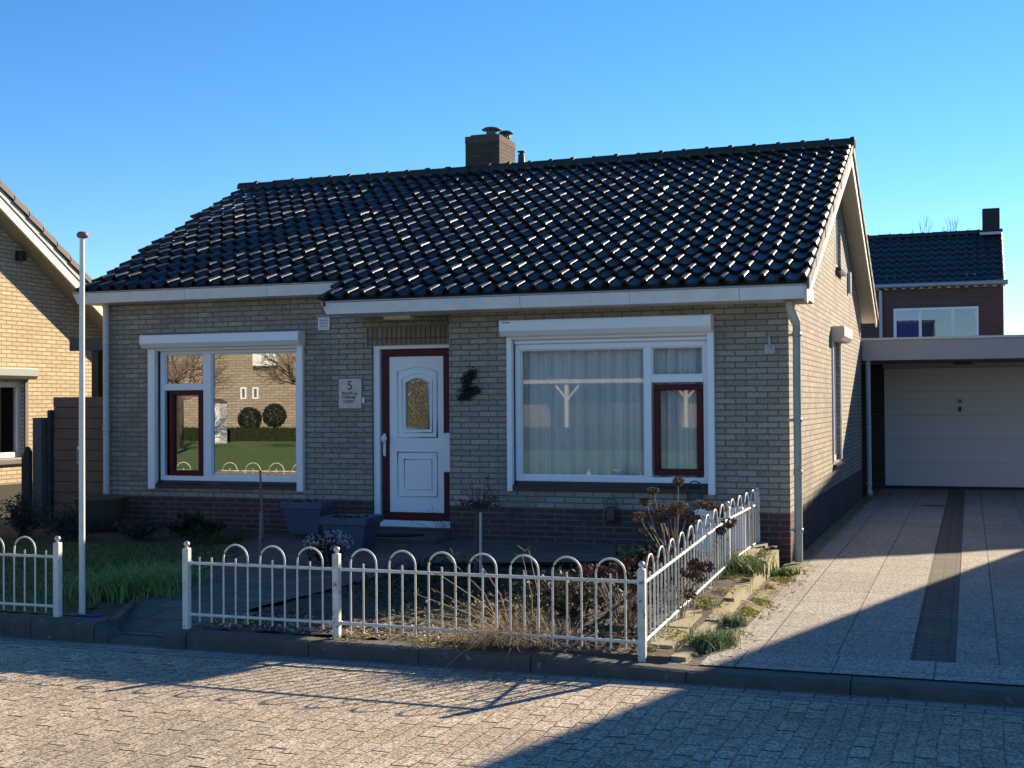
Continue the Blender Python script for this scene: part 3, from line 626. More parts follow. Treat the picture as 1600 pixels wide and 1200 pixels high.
for (x0, x1, z0, z1, rise, r) in ((-4.655, -4.145, 1.255, 2.03, .055, .013), (-4.595, -4.205, 1.31, 1.95, .06, .009), (gx0, gx1, gz0_, gz1_, .06, .011)):
    ml.tube([(a, yp, b) for a, b in arched(x0, x1, z0, z1, rise)], r, 6)
for (x0, x1, z0, z1, r) in ((-4.655, -4.145, .56, 1.08, .013), (-4.57, -4.215, .64, .995, .009)):
    ml.tube([(x0, yp, z0), (x0, yp, z1), (x1, yp, z1), (x1, yp, z0), (x0, yp, z0)], r, 6)
ml.build('moulding', M_UPVC, door)
dg = MB(); dg.add([(a, yp+.012, b) for a, b in arched(gx0, gx1, gz0_, gz1_, .06)[:-1]], [tuple(range(12))[::-1]]); dg.build('door_glass', G_DOOR, door)
hd = MB(); hd.box(-4.835, -4.80, DY+.018, DY+.03, 1.03, 1.30, .008); hd.tube([(-4.815, DY+.02, 1.24), (-4.815, DY-.02, 1.24)], .018, 10); hd.ball((-4.80, DY-.03, 1.24), .04, 12, 8, 1, .55, 1.1)
hd.box(-4.833, -4.812, DY+.012, DY+.02, 1.08, 1.10); hd.build('door_handle', M_WHITE, door)
st = MB(); st.box(-5.15, XB-.005, -.42, YM-.01, -.1, .165, .012); st.build('doorstep', M_KERB, house)

# gable window
gw = MB(); gy0, gy1, g0, g1 = GW
for (a, b, c, e) in ((gy0, gy0+.07, g0, g1), (gy1-.07, gy1, g0, g1)): gw.box(-.10, -.05, a, b, c, e, .004)
gw.box(-.10, -.05, gy0+.07, gy1-.07, g0, g0+.07, .004); gw.box(-.10, -.05, gy0+.07, gy1-.07, g1-.07, g1, .004); gwin = gw.build('window', M_UPVC, house)
p = MB(); p.quad((-.08, gy0+.06, g0+.06), (-.08, gy1-.06, g0+.06), (-.08, gy1-.06, g1-.06), (-.08, gy0+.06, g1-.06)); p.build('pane', G_LEFT, gwin)
s = MB(); s.prism([(-.12, g0), (.055, g0-.035), (.055, g0-.07), (-.12, g0-.07)], 'y', gy0-.02, gy1+.05); s.build('sill', M_SILL, gwin)
g = MB(); g.box(.0, .022, gy0-.06, gy0+.0, g0, 2.5, .003); g.build('shutter_rail', M_UPVC, gwin); g = MB(); g.box(.0, .022, gy1, gy1+.06, g0, 2.5, .003); g.build('shutter_rail', M_UPVC, gwin)
b = MB(); b.prism([(.002, 2.47), (.13, 2.47), (.175, 2.525), (.175, 2.64), (.165, 2.655), (.002, 2.655)], 'y', gy0-.09, gy1+.09); b.build('shutter_box', M_CREAM, gwin)
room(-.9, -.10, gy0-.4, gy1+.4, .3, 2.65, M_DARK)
# small window high in the gable
sw = MB(); sw.box(-.10, -.04, g2[0], g2[0]+.06, g2[2], g2[3]); sw.box(-.10, -.04, g2[1]-.06, g2[1], g2[2], g2[3]); sw.box(-.10, -.04, g2[0]+.06, g2[1]-.06, g2[2], g2[2]+.06); sw.box(-.10, -.04, g2[0]+.06, g2[1]-.06, g2[3]-.06, g2[3]); swin = sw.build('window', M_UPVC, house)
p = MB(); p.quad((-.07, g2[0]+.05, g2[2]+.05), (-.07, g2[1]-.05, g2[2]+.05), (-.07, g2[1]-.05, g2[3]-.05), (-.07, g2[0]+.05, g2[3]-.05)); p.build('pane', G_LEFT, swin)
s = MB(); s.prism([(-.12, g2[2]), (.07, g2[2]-.04), (.07, g2[2]-.09), (-.12, g2[2]-.09)], 'y', g2[0]-.05, g2[1]+.05); s.build('sill', M_SILL, swin)
bx_ = MB(); bx_.box(.002, .05, 6.75, 6.90, 3.30, 3.62, .006); bx_.build('utility_box', M_PIPEW, house)

# roof ---------------------------------------------------------------
XVL, XVR = -8.86, .25
rt = MB()
TZ = RZ+.085
tile_slope(rt, XVL, XVR, RY, TZ, SL, 17, xs=lambda r: (-9.42+.60*r/15, XVR) if r < 15 else (-5.07, XVR), wob=.0)
for r in range(17):
    xa = (-9.42+.60*r/15) if r < 15 else -5.07; ya = RY-r*.313; yb = RY-(r+1.06)*.313; za, zb = TZ-SL*r*.313, TZ-SL*(r+1.06)*.313
    rt.prism([(ya, za+.0), (yb, zb+.034), (yb, zb-.09), (ya, za-.11)], 'x', xa-.014, xa+.004)
front_roof = rt.build('roof_tiles', M_TILE, house)
rt = MB(); tile_slope(rt, XVL, XVR, RY, TZ, SL, 15, sgn=1, nseg=6, xs=lambda r: (-9.42, XVR) if r < 3 else (-4.2, XVR)); rt.build('roof_tiles', M_TILE, house)
und = MB()
und.prism([(RY, RZ+.02), (-.42, roofz(-.42)+.02), (-.42, roofz(-.42)-.03), (RY, RZ-.03)], 'x', -5.05, XVR-.03)
und.prism([(RY, RZ+.02), (.16, roofz(.16)+.02), (.16, roofz(.16)-.03), (RY, RZ-.03)], 'x', XVL+.03, -5.052)
und.prism([(RY, RZ+.02), (9.5, roofz(9.5)+.02), (9.5, roofz(9.5)-.03), (RY, RZ-.03)], 'x', -4.2, XVR-.03); und.prism([(RY, RZ+.02), (5.75, roofz(5.75)+.02), (5.75, roofz(5.75)-.03), (RY, RZ-.03)], 'x', XVL+.03, -4.21)
und.build('roof_deck', M_SOFFIT, house)
ridge_tiles(MB(), -9.44, XVR+.03, RY, TZ+.0, .105).build('ridge_tiles', M_RIDGE, house)
# verge flaps (sunlit paleness put into the colour): a side plate per tile row on the right
vt = MB()
for r in range(17):
    ya = RY-(r)*.313; yb = RY-(r+1.06)*.313; za, zb = TZ-SL*r*.313, TZ-SL*(r+1.06)*.313
    j = RNG.normal(0, .003)
    vt.prism([(ya, za+.012), (yb, zb+.034+j), (yb, zb-.085), (ya, za-.105)], 'x', XVR+.004+j, XVR+.024+j)
    if r < 15:
        vt.prism([(2*RY-ya, za+.012), (2*RY-yb, zb+.034), (2*RY-yb, zb-.085), (2*RY-ya, za-.105)], 'x', XVR+.004, XVR+.024)
vt.build('verge_tiles', mat('verge_tile_sunlit', (.20, .185, .16), .8, noise=(9, .2, (.10, .095, .085))), house)
# bargeboards (front and rear) and verge soffit
for sg, ye, nm in ((-1, -.52, 'bargeboard'), (1, 9.5, 'bargeboard')):
    bb = MB(); top = lambda y: roofz(y)+.035; h = .20
    pts_ = [(RY, top(RY)), (ye, top(ye)), (ye, top(ye)-h*.8), (RY, top(RY)-h-.03)]
    if sg < 0: pts_ = [(RY, top(RY)), (ye, top(ye)), (ye, top(ye)-h+.05), (ye+.06, top(ye+.06)-h), (RY, top(RY)-h-.03)]
    bb.prism(pts_, 'x', XVR-.028, XVR); bb.build(nm, M_CREAM, house, fix=True)
vs_ = MB()
for sg, ye in ((-1, -.36), (1, 9.46)):
    n = 5
    for i in range(n):
        ya, yb = RY+(ye-RY)*i/n+.003*sg, RY+(ye-RY)*(i+1)/n-.003*sg
        vs_.prism([(ya, roofz(ya)-.04), (yb, roofz(yb)-.04), (yb, roofz(yb)-.075), (ya, roofz(ya)-.075)], 'x', .003, XVR-.03)
vs_.build('verge_soffit', M_CREAM, house)
lb = MB()
lb.prism([(RY, RZ+.035), (.34, roofz(.34)+.035), (.34, roofz(.34)-.08), (RY, RZ-.12)], 'x', XVL, XVL+.028)
lb.build('bargeboard', M_WHITE, house)
# gutters: white boarded box gutters with a zinc lip
def gutter(name, x0, x1, yf, yb, zt, zb, joints, slant=.05):
    m = MB()
    pr = lambda x, e: [(x+e*slant, yf, zt), (x, yf+.035, zb), (x, yb, zb), (x+e*slant, yb, zt)]
    segs = [x0]+joints+[x1]
    for a, b in zip(segs, segs[1:]):
        e0 = -1 if a == x0 else 0; e1 = 0
        L_ = pr(a+(0 if a == x0 else .0025), e0); R_ = pr(b-(0 if b == x1 else .0025), e1)
        m.add(L_+R_, [(0, 3, 2, 1), (4, 5, 6, 7), (0, 1, 5, 4), (1, 2, 6, 5), (3, 0, 4, 7)])
    o = m.build(name, M_GUT, house)
    z = MB(); z.tube([(x0-slant, yf-.006, zt+.006), (x1, yf-.006, zt+.006)], .011, 8); z.box(x0-slant, x1, yf+.012, yf+.14, zt-.01, zt+.012); z.build('gutter_lip', M_ZINC, o)
    return o
gutter('gutter', -5.07, .235, -.50, .20, 2.795, 2.665, [-2.75, -1.55, -.42])
gutter('gutter', -8.97, -5.20, .13, .55, 3.085, 2.955, [-7.35, -6.2])
ck = MB(); ck.prism([(-.36, 2.80), (.50, 3.14), (.50, 2.67), (-.36, 2.67)], 'x', -5.085, -5.055); ck.build('eave_cheek', M_GUT, house)
sf = MB(); sf.quad((-5.05, .2, 2.666), (XB, .2, 2.666), (XB, YM, 2.666), (-5.05, YM, 2.666)); sf.build('porch_soffit', M_SOFFIT, house)
ge = MB(); ge.box(.0, XVR-.03, -.46, .20, 2.655, 2.664); ge.build('soffit', M_SOFFIT, house)
# downpipes
dn = MB(); dn.tube([(.05, -.22, 2.67), (.05, -.22, 2.60), (.055, -.19, 2.54), (.085, -.08, 2.46)], [.044, .046, .05, .05], 14); dn.build('downpipe_elbow', M_PIPEW, house)
dn = MB(); dn.tube([(.09, -.06, 2.50), (.09, -.08, 1.8), (.09, -.06, 1.0), (.09, -.08, .3), (.09, -.08, .02)], .041, 14)
rp = dn.build('downpipe', M_PIPE, house)
for z in (2.33, 1.46, .93, .34):
    c = MB(); c.lathe([(.041, -.022), (.048, -.02), (.048, .02), (.041, .022)], (.09, -.072, z), 14)
    if z != .93: c.box(.0, .05, -.04, -.02, z-.012, z+.012)
    c.build('pipe_clip', M_PIPE if z > .4 else M_ZINC, rp)
dn = MB(); dn.tube([(-8.69, .37, 2.96), (-8.69, .37, .1)], .041, 14); lp = dn.build('downpipe', M_PIPEW, house)
for z in (2.45, 1.35):
    c = MB(); c.lathe([(.041, -.02), (.047, -.018), (.047, .018), (.041, .02)], (-8.69, .37, z), 14); c.build('pipe_clip', M_PIPEW, lp)
# chimney
ch = MB(); ch.box(-5.56, -5.0, 5.0, 5.72, 4.8, 5.67); chm = ch.build('chimney', M_CHIM, house)
cs_ = MB(); cs_.box(-5.565, -4.995, 4.995, 5.725, 5.672, 5.775); cs_.build('soldier_cap', brickmat('chimney_soldier', (.14, .08, .06), (.09, .06, .05), (.10, .085, .075), bw=.075, rh=.3, offset=0), chm)
cl = MB(); cl.box(-5.5, -5.06, 5.06, 5.66, 5.777, 5.81, .01); cl.build('chimney_cap', M_KERB, chm)
for cxx, cyy, rr, zz in ((-5.22, 5.25, .155, 5.82), (-5.08, 5.52, .12, 5.81)):
    c = MB(); c.lathe([(.07, 0), (.07, .05)], (cxx, cyy, zz), 14); c.lathe([(.02, .125), (rr*.7, .115), (rr, .09), (rr, .084), (rr*.6, .10), (.0, .10)], (cxx, cyy, zz), 24)
    for k in range(4): a = k*1.571+.6; c.box(cxx+.075*math.cos(a)-.006, cxx+.075*math.cos(a)+.006, cyy+.075*math.sin(a)-.006, cyy+.075*math.sin(a)+.006, zz, zz+.11)
    c.build('cowl', M_ZINC if False else mat('dark_cowl', (.09, .095, .09), .5, metal=.4), chm)
ldf = MB(); ldf.box(-5.62, -4.94, 4.93, 5.0, 5.05, 5.24); ldf.build('lead_flashing', mat('lead', (.10, .105, .11), .6), chm)
vp = MB(); vp.lathe([(.10, 0), (.085, .05), (.06, .14), (.052, .28), (.05, .33)], (-4.66, 5.05, 5.12), 16); vp.lathe([(.0, .385), (.062, .375), (.062, .36), (.03, .355), (.03, .32)], (-4.66, 5.05, 5.12), 16); vp.build('vent_pipe', mat('vent_black', (.02, .022, .022), .5), house)
# small fittings on the house
vg = MB(); frame_y(vg, -5.665, -5.51, 2.55, 2.70, .018, YM-.015, YM+.005, .003)
for k in range(6): vg.box(-5.647, -5.528, YM-.010, YM, 2.574+k*.0185, 2.585+k*.0185)
vgo = vg.build('vent_grille', M_UPVC, house)
v2 = MB(); v2.quad((-5.66, YM-.003, 2.56), (-5.52, YM-.003, 2.56), (-5.52, YM-.003, 2.69), (-5.66, YM-.003, 2.69)); v2.build('grille_back', M_BLACK, vgo)
la = MB(); la.box(-4.56, -4.22, -.06, .07, 2.615, 2.664, .012); la.build('porch_lamp', M_CREAM, house)
bl = MB(); bl.box(-5.075, -5.045, YM-.025, YM, 1.66, 1.73, .006); bl.build('doorbell', M_UPVC, house)
pq = MB(); pq.box(-5.385, -5.085, YM-.022, YM-.001, 1.60, 1.955, .004); plq = pq.build('number_plaque', M_PLAQ, house)
pg = MB(); pg.box(-5.40, -5.07, YM-.008, YM-.0005, 1.585, 1.97); pg.build('plaque_backing', M_PLAQG, plq)
cr_ = MB(); cr_.tube([(-5.375, YM-.024, 1.93), (-5.365, YM-.024, 1.83), (-5.30, YM-.024, 1.70), (-5.215, YM-.024, 1.605)], .0045, 6); cr_.build('plaque_ridge', mat('pale_ridge', (.72, .66, .58), .4), plq)
def text(s, name, size, loc, rot, m, parent, ext=.002, align='CENTER'):
    c = bpy.data.curves.new(name, 'FONT'); c.body = s; c.size = size; c.extrude = ext; c.align_x = align
    t = bpy.data.objects.new(name, c); COL.objects.link(t); bpy.context.view_layer.update()
    me = bpy.data.meshes.new_from_object(t.evaluated_get(bpy.context.evaluated_depsgraph_get())); bpy.data.objects.remove(t)
    me.materials.append(m); o = bpy.data.objects.new(name, me); COL.objects.link(o); o.parent = parent
    off = Vector((0, 0, 0)); p = parent
    while p is not None: off += p.location; p = p.parent
    o.location = Vector(loc)-off; o.rotation_euler = rot; return o
for s_, sz_, x_, z_ in (('5', .15, -5.235, 1.825), ('JULIUS en', .05, -5.235, 1.765), ('TONNIE', .052, -5.25, 1.715), ('WEIST', .052, -5.25, 1.665)):
    text(s_, 'lettering', sz_, (x_, YM-.0245, z_), (R(90), 0, 0), M_INK, plq)
lb2 = MB(); lb2.box(-3.992, -3.90, .33, .44, .86, 1.31, .008); lb2.box(-3.985, -3.905, .322, .331, 1.20, 1.215); lb2.build('letterbox', M_UPVC, house)
sp_ = MB(); sp_.box(-.245, -.14, -.02, 0, 2.14, 2.24, .004); sp_.tube([(-.19, -.03, 2.19), (-.19, -.035, 2.30)], .018, 10); sp_.ball((-.195, -.035, 2.315), .018); sp_.build('wall_tap_plate', M_ZINC, house)

# ================================================================== things at the facade
def wave_curtain(x0, x1, y, z0, z1, folds, amp):
    m = MB(); nx_, nz_ = 420, 6; vs = []; fs = []
    ph = RNG.uniform(0, 6, 8)
    for j in range(nz_+1):
        z = z1+(z0-z1)*j/nz_; a = amp*(.55+.45*j/nz_)
        for i in range(nx_+1):
            t = i/nx_; xx = x0+(x1-x0)*t
            f = math.sin(2*math.pi*folds*t+1.2*math.sin(9*t+ph[0])+.8*math.sin(23*t+ph[1]))+.35*math.sin(2*math.pi*folds*2.3*t+ph[2])
            vs.append((xx, y+a*f, z))
    for j in range(nz_):
        for i in range(nx_): k = j*(nx_+1)+i; fs.append((k, k+1, k+nx_+2, k+nx_+1))
    return m.add(vs, fs, True)
tag(wave_curtain(-3.15, -.65, .215, .55, 2.45, 14, .06).build('curtain', M_CURT), 'pleated white sheer curtain hanging behind the right front window', 'curtain')
mt = MB(); mt.add([(x, y, z) for z in (.169, .185) for (x, y) in [(-4.46+.40*math.cos(a), -.05-.30*max(0, math.sin(a))) for a in [math.pi*i/14 for i in range(15)]]]+[], [tuple(range(15)), tuple(range(15, 30))]+[(i, i+1, i+16, i+15) for i in range(14)])
tag(mt.build('doormat', M_MAT), 'black half-round doormat on the step below the front door', 'doormat')
# dark dried wreath ornament
wm = MB()
for (cx, cz_, rx, rz, n) in ((-3.49, 1.98, .055, .05, 220), (-3.55, 1.90, .05, .07, 200), (-3.53, 1.78, .075, .06, 300), (-3.44, 1.80, .05, .04, 110), (-3.60, 1.72, .05, .035, 110)):
    pp = [(cx+random.gauss(0, rx*.6), -.035+random.gauss(0, .018), cz_+random.gauss(0, rz*.6)) for _ in range(n)]
    leaves(wm, pp, .017, 1.2)
tag(wm.build('wall_wreath', mat('dark_wreath', (.025, .028, .034), .9)), 'dark dried twig ornament hanging on the brick wall right of the door', 'wreath')

def square_planter(name, label, x, y, z, w0, w1, h, rot):
    t = thing(name, label, 'planter', (x, y, z), 'blue-grey square planters by the door')
    ca, sa = math.cos(rot), math.sin(rot)
    def ring(wd, zz): return [(x+ca*a*wd-sa*b*wd, y+sa*a*wd+ca*b*wd, z+zz) for a, b in ((-.5, -.5), (.5, -.5), (.5, .5), (-.5, .5))]
    m = MB(); rings = [ring(w0, 0), ring(w0*1.04, .03), ring(w0+(w1-w0)*.75, h*.78), ring(w1, h*.80), ring(w1*1.03, h), ring(w1*.86, h), ring(w1*.82, h-.06)]
    vs = sum(rings, []); fs = []
    for k in range(len(rings)-1):
        for i in range(4): fs.append((4*k+i, 4*k+(i+1) % 4, 4*k+4+(i+1) % 4, 4*k+4+i))
    m.add(vs, fs).build('pot', M_PLANT, t)
    s = MB(); s.add(ring(w1*.83, h-.05), [(0, 1, 2, 3)]); s.build('soil', M_SOIL, t)
    dd = MB(); leaves(dd, [(x+random.uniform(-.14, .14), y+random.uniform(-.14, .14), z+h-.03+abs(random.gauss(0, .02))) for _ in range(40)], .03, .9); dd.build('withered_leaves', M_LEAFD, t)
square_planter('planter', 'dark blue-grey square planter against the wall left of the door', -5.5, -.10, .16, .34, .50, .37, .12)
square_planter('planter', 'dark blue-grey square planter on the ground in front of the doorstep', -4.52, -.95, .09, .36, .53, .36, .1)
bw_ = thing('bowl_planter', 'low wide terracotta bowl under the left downpipe', 'planter', (-8.45, -.05, .1))
m = MB(); m.lathe([(.16, 0), (.22, .06), (.28, .2), (.30, .36), (.33, .39), (.34, .42), (.31, .43), (.28, .39), (.26, .34), (0, .33)], (-8.45, -.05, .1), 28); m.build('bowl', M_TERRA, bw_)
# green arched trellis leaning on wall
tr = thing('wall_holder', 'green arched metal holder on the wall under the right window', 'garden holder', (-.98, -.02, .55))
m = MB(); m.tube([(-1.06, -.03, .45)]+[(-.98+.08*math.cos(a), -.03, .74+.08*math.sin(a)) for a in [math.pi-math.pi*i/10 for i in range(11)]]+[(-.90, -.03, .45)], .008, 6); m.build('hoop', M_GREENM, tr)
m = MB(); m.box(-1.045, -.915, -.045, -.02, .62, .70, .008); m.build('plate', M_GREENM, tr)
lt = thing('wall_lantern', 'small dark wire lantern on the red plinth bricks', 'lantern', (-1.88, -.08, .38))
m = MB(); q = [(-1.97, .38), (-1.79, .38), (-1.81, .56), (-1.84, .62), (-1.92, .62), (-1.95, .56)]
m.tube([(a, -.06, b) for a, b in q+[q[0]]], .008, 6); m.tube([(-1.95, -.06, .56), (-1.81, -.06, .56)], .006, 6); m.tube([(-1.92, -.06, .62), (-1.88, -.06, .66), (-1.84, -.06, .62)], .005, 6)
m.build('wire_frame', M_GREYW, lt); m = MB(); m.box(-1.925, -1.835, -.10, -.04, .385, .54, .01); m.build('lantern_body', mat('lantern_glass', (.05, .06, .065), .3), lt)

# white boxes behind the side fence
def white_box(x, y, z, wd, h, label):
    t = thing('garden_box', label, 'garden box', (x, y, z))
    m = MB(); m.box(x-wd/2, x+wd/2, y-.10, y+.10, z, z+h, .006); m.build('box_body', M_WHITE, t)
    m = MB(); m.prism([(x-wd/2-.015, z+h+.002), (x+wd/2+.015, z+h+.002), (x+wd*.28, z+h+.035), (x-wd*.28, z+h+.035)], 'y', y-.115, y+.115); m.build('lid', M_WHITE, t)
    m = MB(); m.prism([(x-.012, z+h-.05), (x+.012, z+h-.05), (x, z+h-.03)], 'y', y-.104, y-.1005); m.build('triangle_mark', M_GREYW, t)
white_box(-.73, -.75, .16, .17, .41, 'white garden box nearest the dried hydrangea behind the side fence')
white_box(-.42, -.62, .16, .13, .42, 'white garden box close behind the middle post of the side fence')

# ================================================================== flagpole
fp = thing('flagpole', 'tall white flagpole with a pink knob standing at the lawn corner', 'flagpole', (-4.80, -5.0, 0))
m = MB(); m.tube([(-4.80, -5.0, -.05), (-4.80, -5.0, 1.4), (-4.795, -5.0, 2.97)], [.024, .023, .019], 14); m.build('pole', M_POLE, fp)
m = MB(); m.lathe([(.018, 0), (.04, .006), (.046, .022), (.043, .038), (.03, .05), (0, .054)], (-4.79, -5.0, 2.965), 16); m.build('knob', M_CUP, fp)
m = MB(); m.box(-4.835, -4.815, -5.02, -4.98, 1.22, 1.31, .006); m.tube([(-4.845, -5.0, 1.20), (-4.835, -5.0, 1.26), (-4.845, -5.0, 1.33)], .008, 6); m.build('cleat', M_GREYW, fp)
m = MB(); m.tube([(-4.86, -5.03, .012), (-4.80, -5.035, .02), (-4.70, -5.02, .012), (-4.62, -5.0, .018)], .012, 8); m.build('base_strap', M_BLUE, fp)

# ================================================================== bow-top fences
def fence_run(t, p0, p1, pat, zt0, zt1, zb0, zb1, zdrop0, zdrop1, up=.145):
    """pat: list of bars 'P' / 'H' (hoops join an H with the next H). p0,p1 rail ends in xy"""
    p0 = Vector((p0[0], p0[1])); p1 = Vector((p1[0], p1[1])); dv = p1-p0
    def at(s, z): q = p0+dv*s; return (q.x, q.y, z)
    for a, b in ((zt0, zt1), (zb0, zb1)):
        m = MB(); m.tube([at(0, a), at(1, b)], .0115, 8)
        for s in (0.0, 1.0):
            q = at(s, a+(b-a)*s); m.ball(q, .017, 8, 6)
        m.build('rail', M_FENCE, t)
    n = len(pat); S_ = [(i+.75)/(n+.5) for i in range(n)]; i = 0
    zt = lambda s: zt0+(zt1-zt0)*s; zb = lambda s: zb0+(zb1-zb0)*s
    dvn = dv.normalized()
    while i < n:
        if pat[i] == 'H':
            a, c = S_[i], S_[i+2]; mid = (a+c)/2; rad = dv.length*(c-a)/2; zc = zt(mid)+up-rad
            pts_ = [at(a, zb(a)-.05)]+[at(a, zt(a))]
            for k in range(13):
                an = math.pi*(1-k/12); s = mid+rad*math.cos(an)/dv.length; pts_.append(at(s, zc+rad*math.sin(an)))
            pts_ += [at(c, zt(c)), at(c, zb(c)-.05)]
            MB().tube(pts_, .0072, 7).build('hoop', M_FENCE, t)
            s = S_[i+1]; MB().tube([at(s, zb(s)-.05), at(s, zt(s)+.045)], .0068, 7).build('picket', M_FENCE, t); i += 3
        else:
            s = S_[i]; MB().tube([at(s, zb(s)-.05), at(s, zt(s)+.045)], .0068, 7).build('picket', M_FENCE, t); i += 1
def fence_post(t, x, y, z0, z1, wd=.05, m_=None):
    m = MB(); m.box(x-wd/2, x+wd/2, y-wd/2, y+wd/2, z0, z1, .005); p = m.build('post', m_ or M_POST, t)
    m = MB(); m.tube([(x, y, z1), (x, y, z1+.012)], .012, 8); m.ball((x, y, z1+.028), .023); m.build('finial', M_STEEL, p)
FY = -5.18
t = thing('fence', 'low white bow-top metal fence running along the kerb from the path to the driveway', 'fence', (-2, FY, 0))
fence_post(t, -3.72, FY, -.02, .595, .05, M_FENCE); fence_post(t, -2.48, FY, -.02, .595); fence_post(t, -.27, FY, -.10, .57)
fence_run(t, (-3.685, FY), (-2.515, FY), 'PP'+'HPH'*3, .485, .485, .107, .107, 0, 0)
fence_run(t, (-2.445, FY), (-.305, FY), 'HPH'*7, .485, .485, .107, .095, 0, 0)
t = thing('fence', 'low white bow-top metal fence left of the path entrance, beside the flagpole', 'fence', (-6, FY, 0))
fence_post(t, -4.885, FY, -.02, .60, .052, M_FENCE)
fence_run(t, (-7.9, FY), (-4.92, FY), 'P'+'HPH'*9+'P', .488, .488, .107, .107, 0, 0)
fence_post(t, -7.935, FY, -.02, .60, .052, M_FENCE)
fence_run(t, (-13.2, FY), (-7.97, FY), 'HPH'*11, .488, .488, .107, .107, 0, 0)
fence_post(t, -13.24, FY, -.02, .60, .052, M_FENCE)
t = thing('fence', 'white bow-top metal fence climbing along the driveway side of the flower bed', 'fence', (-.27, -2.6, 0))
fence_post(t, -.27, -2.1, .10, .73); fence_post(t, -.29, -.30, .12, .74)
fence_run(t, (-.27, -5.14), (-.27, -2.14), 'HPH'*9, .47, .615, .09, .225, 0, 0, .16)
fence_run(t, (-.27, -2.06), (-.29, -.34), 'HPH'*4, .615, .615, .235, .235, 0, 0, .16)

# stone edging beside the driveway
def stone(mb, x0, x1, y0, y1, z0, za, zb):
    vs = [(x0, y0, z0), (x1, y0, z0), (x1, y1, z0), (x0, y1, z0), (x0+.005, y0+.005, za), (x1-.005, y0+.005, za-.004), (x1-.005, y1-.005, zb-.004), (x0+.005, y1-.005, zb)]
    mb.add(vs, [(4, 5, 6, 7), (0, 1, 5, 4), (1, 2, 6, 5), (2, 3, 7, 6), (3, 0, 4, 7)])
eg = MB(); yy = -5.1
for (L_, a, b, xo) in ((.62, .0, .0, .0), (.66, .01, .02, -.02), (.80, .03, .05, -.03), (.85, .075, .10, -.05), (.90, .12, .145, -.06), (.82, .165, .185, -.05)):
    stone(eg, -.11+xo, .0+xo, yy+.01, yy+L_-.01, -.2, a, b); yy += L_
structure('bed_edging', eg, M_STONE)
cp = MB()
for (x0, x1, y0, y1, z) in ((-.40, -.13, -4.9, -4.35, .035), (-.42, -.15, -4.3, -3.6, .055), (-.42, -.17, -3.5, -2.9, .085), (-.43, -.17, -2.85, -2.3, .12), (-.40, -.19, -1.2, -.75, .205), (-.41, -.18, -.7, -.25, .215)):
    stone(cp, x0, x1, y0, y1, -.1, z, z+.02)
structure('stepping_slabs', cp, M_STONE)
fs_ = MB()
for (x, y, rx, ry) in ((-10.3, -1.6, .30, .2), (-10.9, -1.3, .35, .22), (-9.8, -1.75, .26, .17), (-11.6, -1.7, .3, .2)):
    q = [(x+rx*math.cos(a*.785+.3)*random.uniform(.85, 1.1), y+ry*math.sin(a*.785+.3)*random.uniform(.85, 1.1)) for a in range(8)]
    fs_.prism(q, 'z', gz(x, y)-.02, gz(x, y)+.05)
structure('flagstones', fs_, mat('flagstone', (.26, .25, .23), .9, noise=(7, .3, (.18, .17, .16)), bump=(40, .5)))
structure('fence_footing', (lambda m: (stone(m, -.42, .02, -5.16, -4.94, -.2, -.03, -.02), m)[1])(MB()), M_STONE)
# moss
ms_ = []
for _ in range(6500):
    y = random.uniform(-5.0, -.3); x = random.gauss(-.22, .09)
    if math.sin(y*5.1)+math.sin(y*11.7+x*9) > .3: ms_.append((min(x, -.02), y, gz(x, y)+.012+random.uniform(0, .012)))
for _ in range(6500):
    y = random.uniform(-4.6, -.2); x = abs(random.gauss(0, .11))+.0
    if math.sin(y*4.1+1)+math.sin(y*9.7+x*13) > .5: ms_.append((x, y, dz(y)+.006))
for _ in range(1100):
    x = random.uniform(-2.5, -.1)
    if math.sin(x*7.1)+math.sin(x*3.3+1) > .1: ms_.append((x, random.uniform(-5.28, -5.08), .006+random.uniform(0, .008) if x < -1 else .0-.05*(x+1)/1.05+.006))
m = leaves(MB(), ms_, .0135, .5)
tag(m.build('moss', M_MOSS), 'yellow-green moss on the stones beside the driveway', 'moss', kind='stuff')

# ================================================================== plants
def P3(x, y, dz_=0): return (x, y, gz(x, y)+dz_)
iv = []
for _ in range(9000):
    x = random.uniform(-3.4, -.35); y = random.uniform(-5.05, -1.7)
    if x < -3.6+.05*(y+5): continue
    dens = .55+.45*math.sin(x*2.3+y*1.7)
    if random.random() < dens: iv.append(P3(x, y, abs(random.gauss(0, .045))+.004))
tag(leaves(MB(), iv, .026, .8).build('ground_cover', M_IVY), 'dark ivy and dead leaves covering the front flower bed', 'ground cover', kind='stuff')
lv = []
for _ in range(1700):
    x = random.uniform(-3.6, -.2); y = random.uniform(-5.15, -4.6); lv.append(P3(x, y, random.uniform(.004, .03)))
for _ in range(250): lv.append((random.uniform(-.1, .3), random.uniform(-5.1, -.2), .004))
tag(leaves(MB(), lv, .02, .6).build('leaf_litter', M_STRAW), 'fallen dry leaves along the foot of the front fence', 'leaves', kind='stuff')

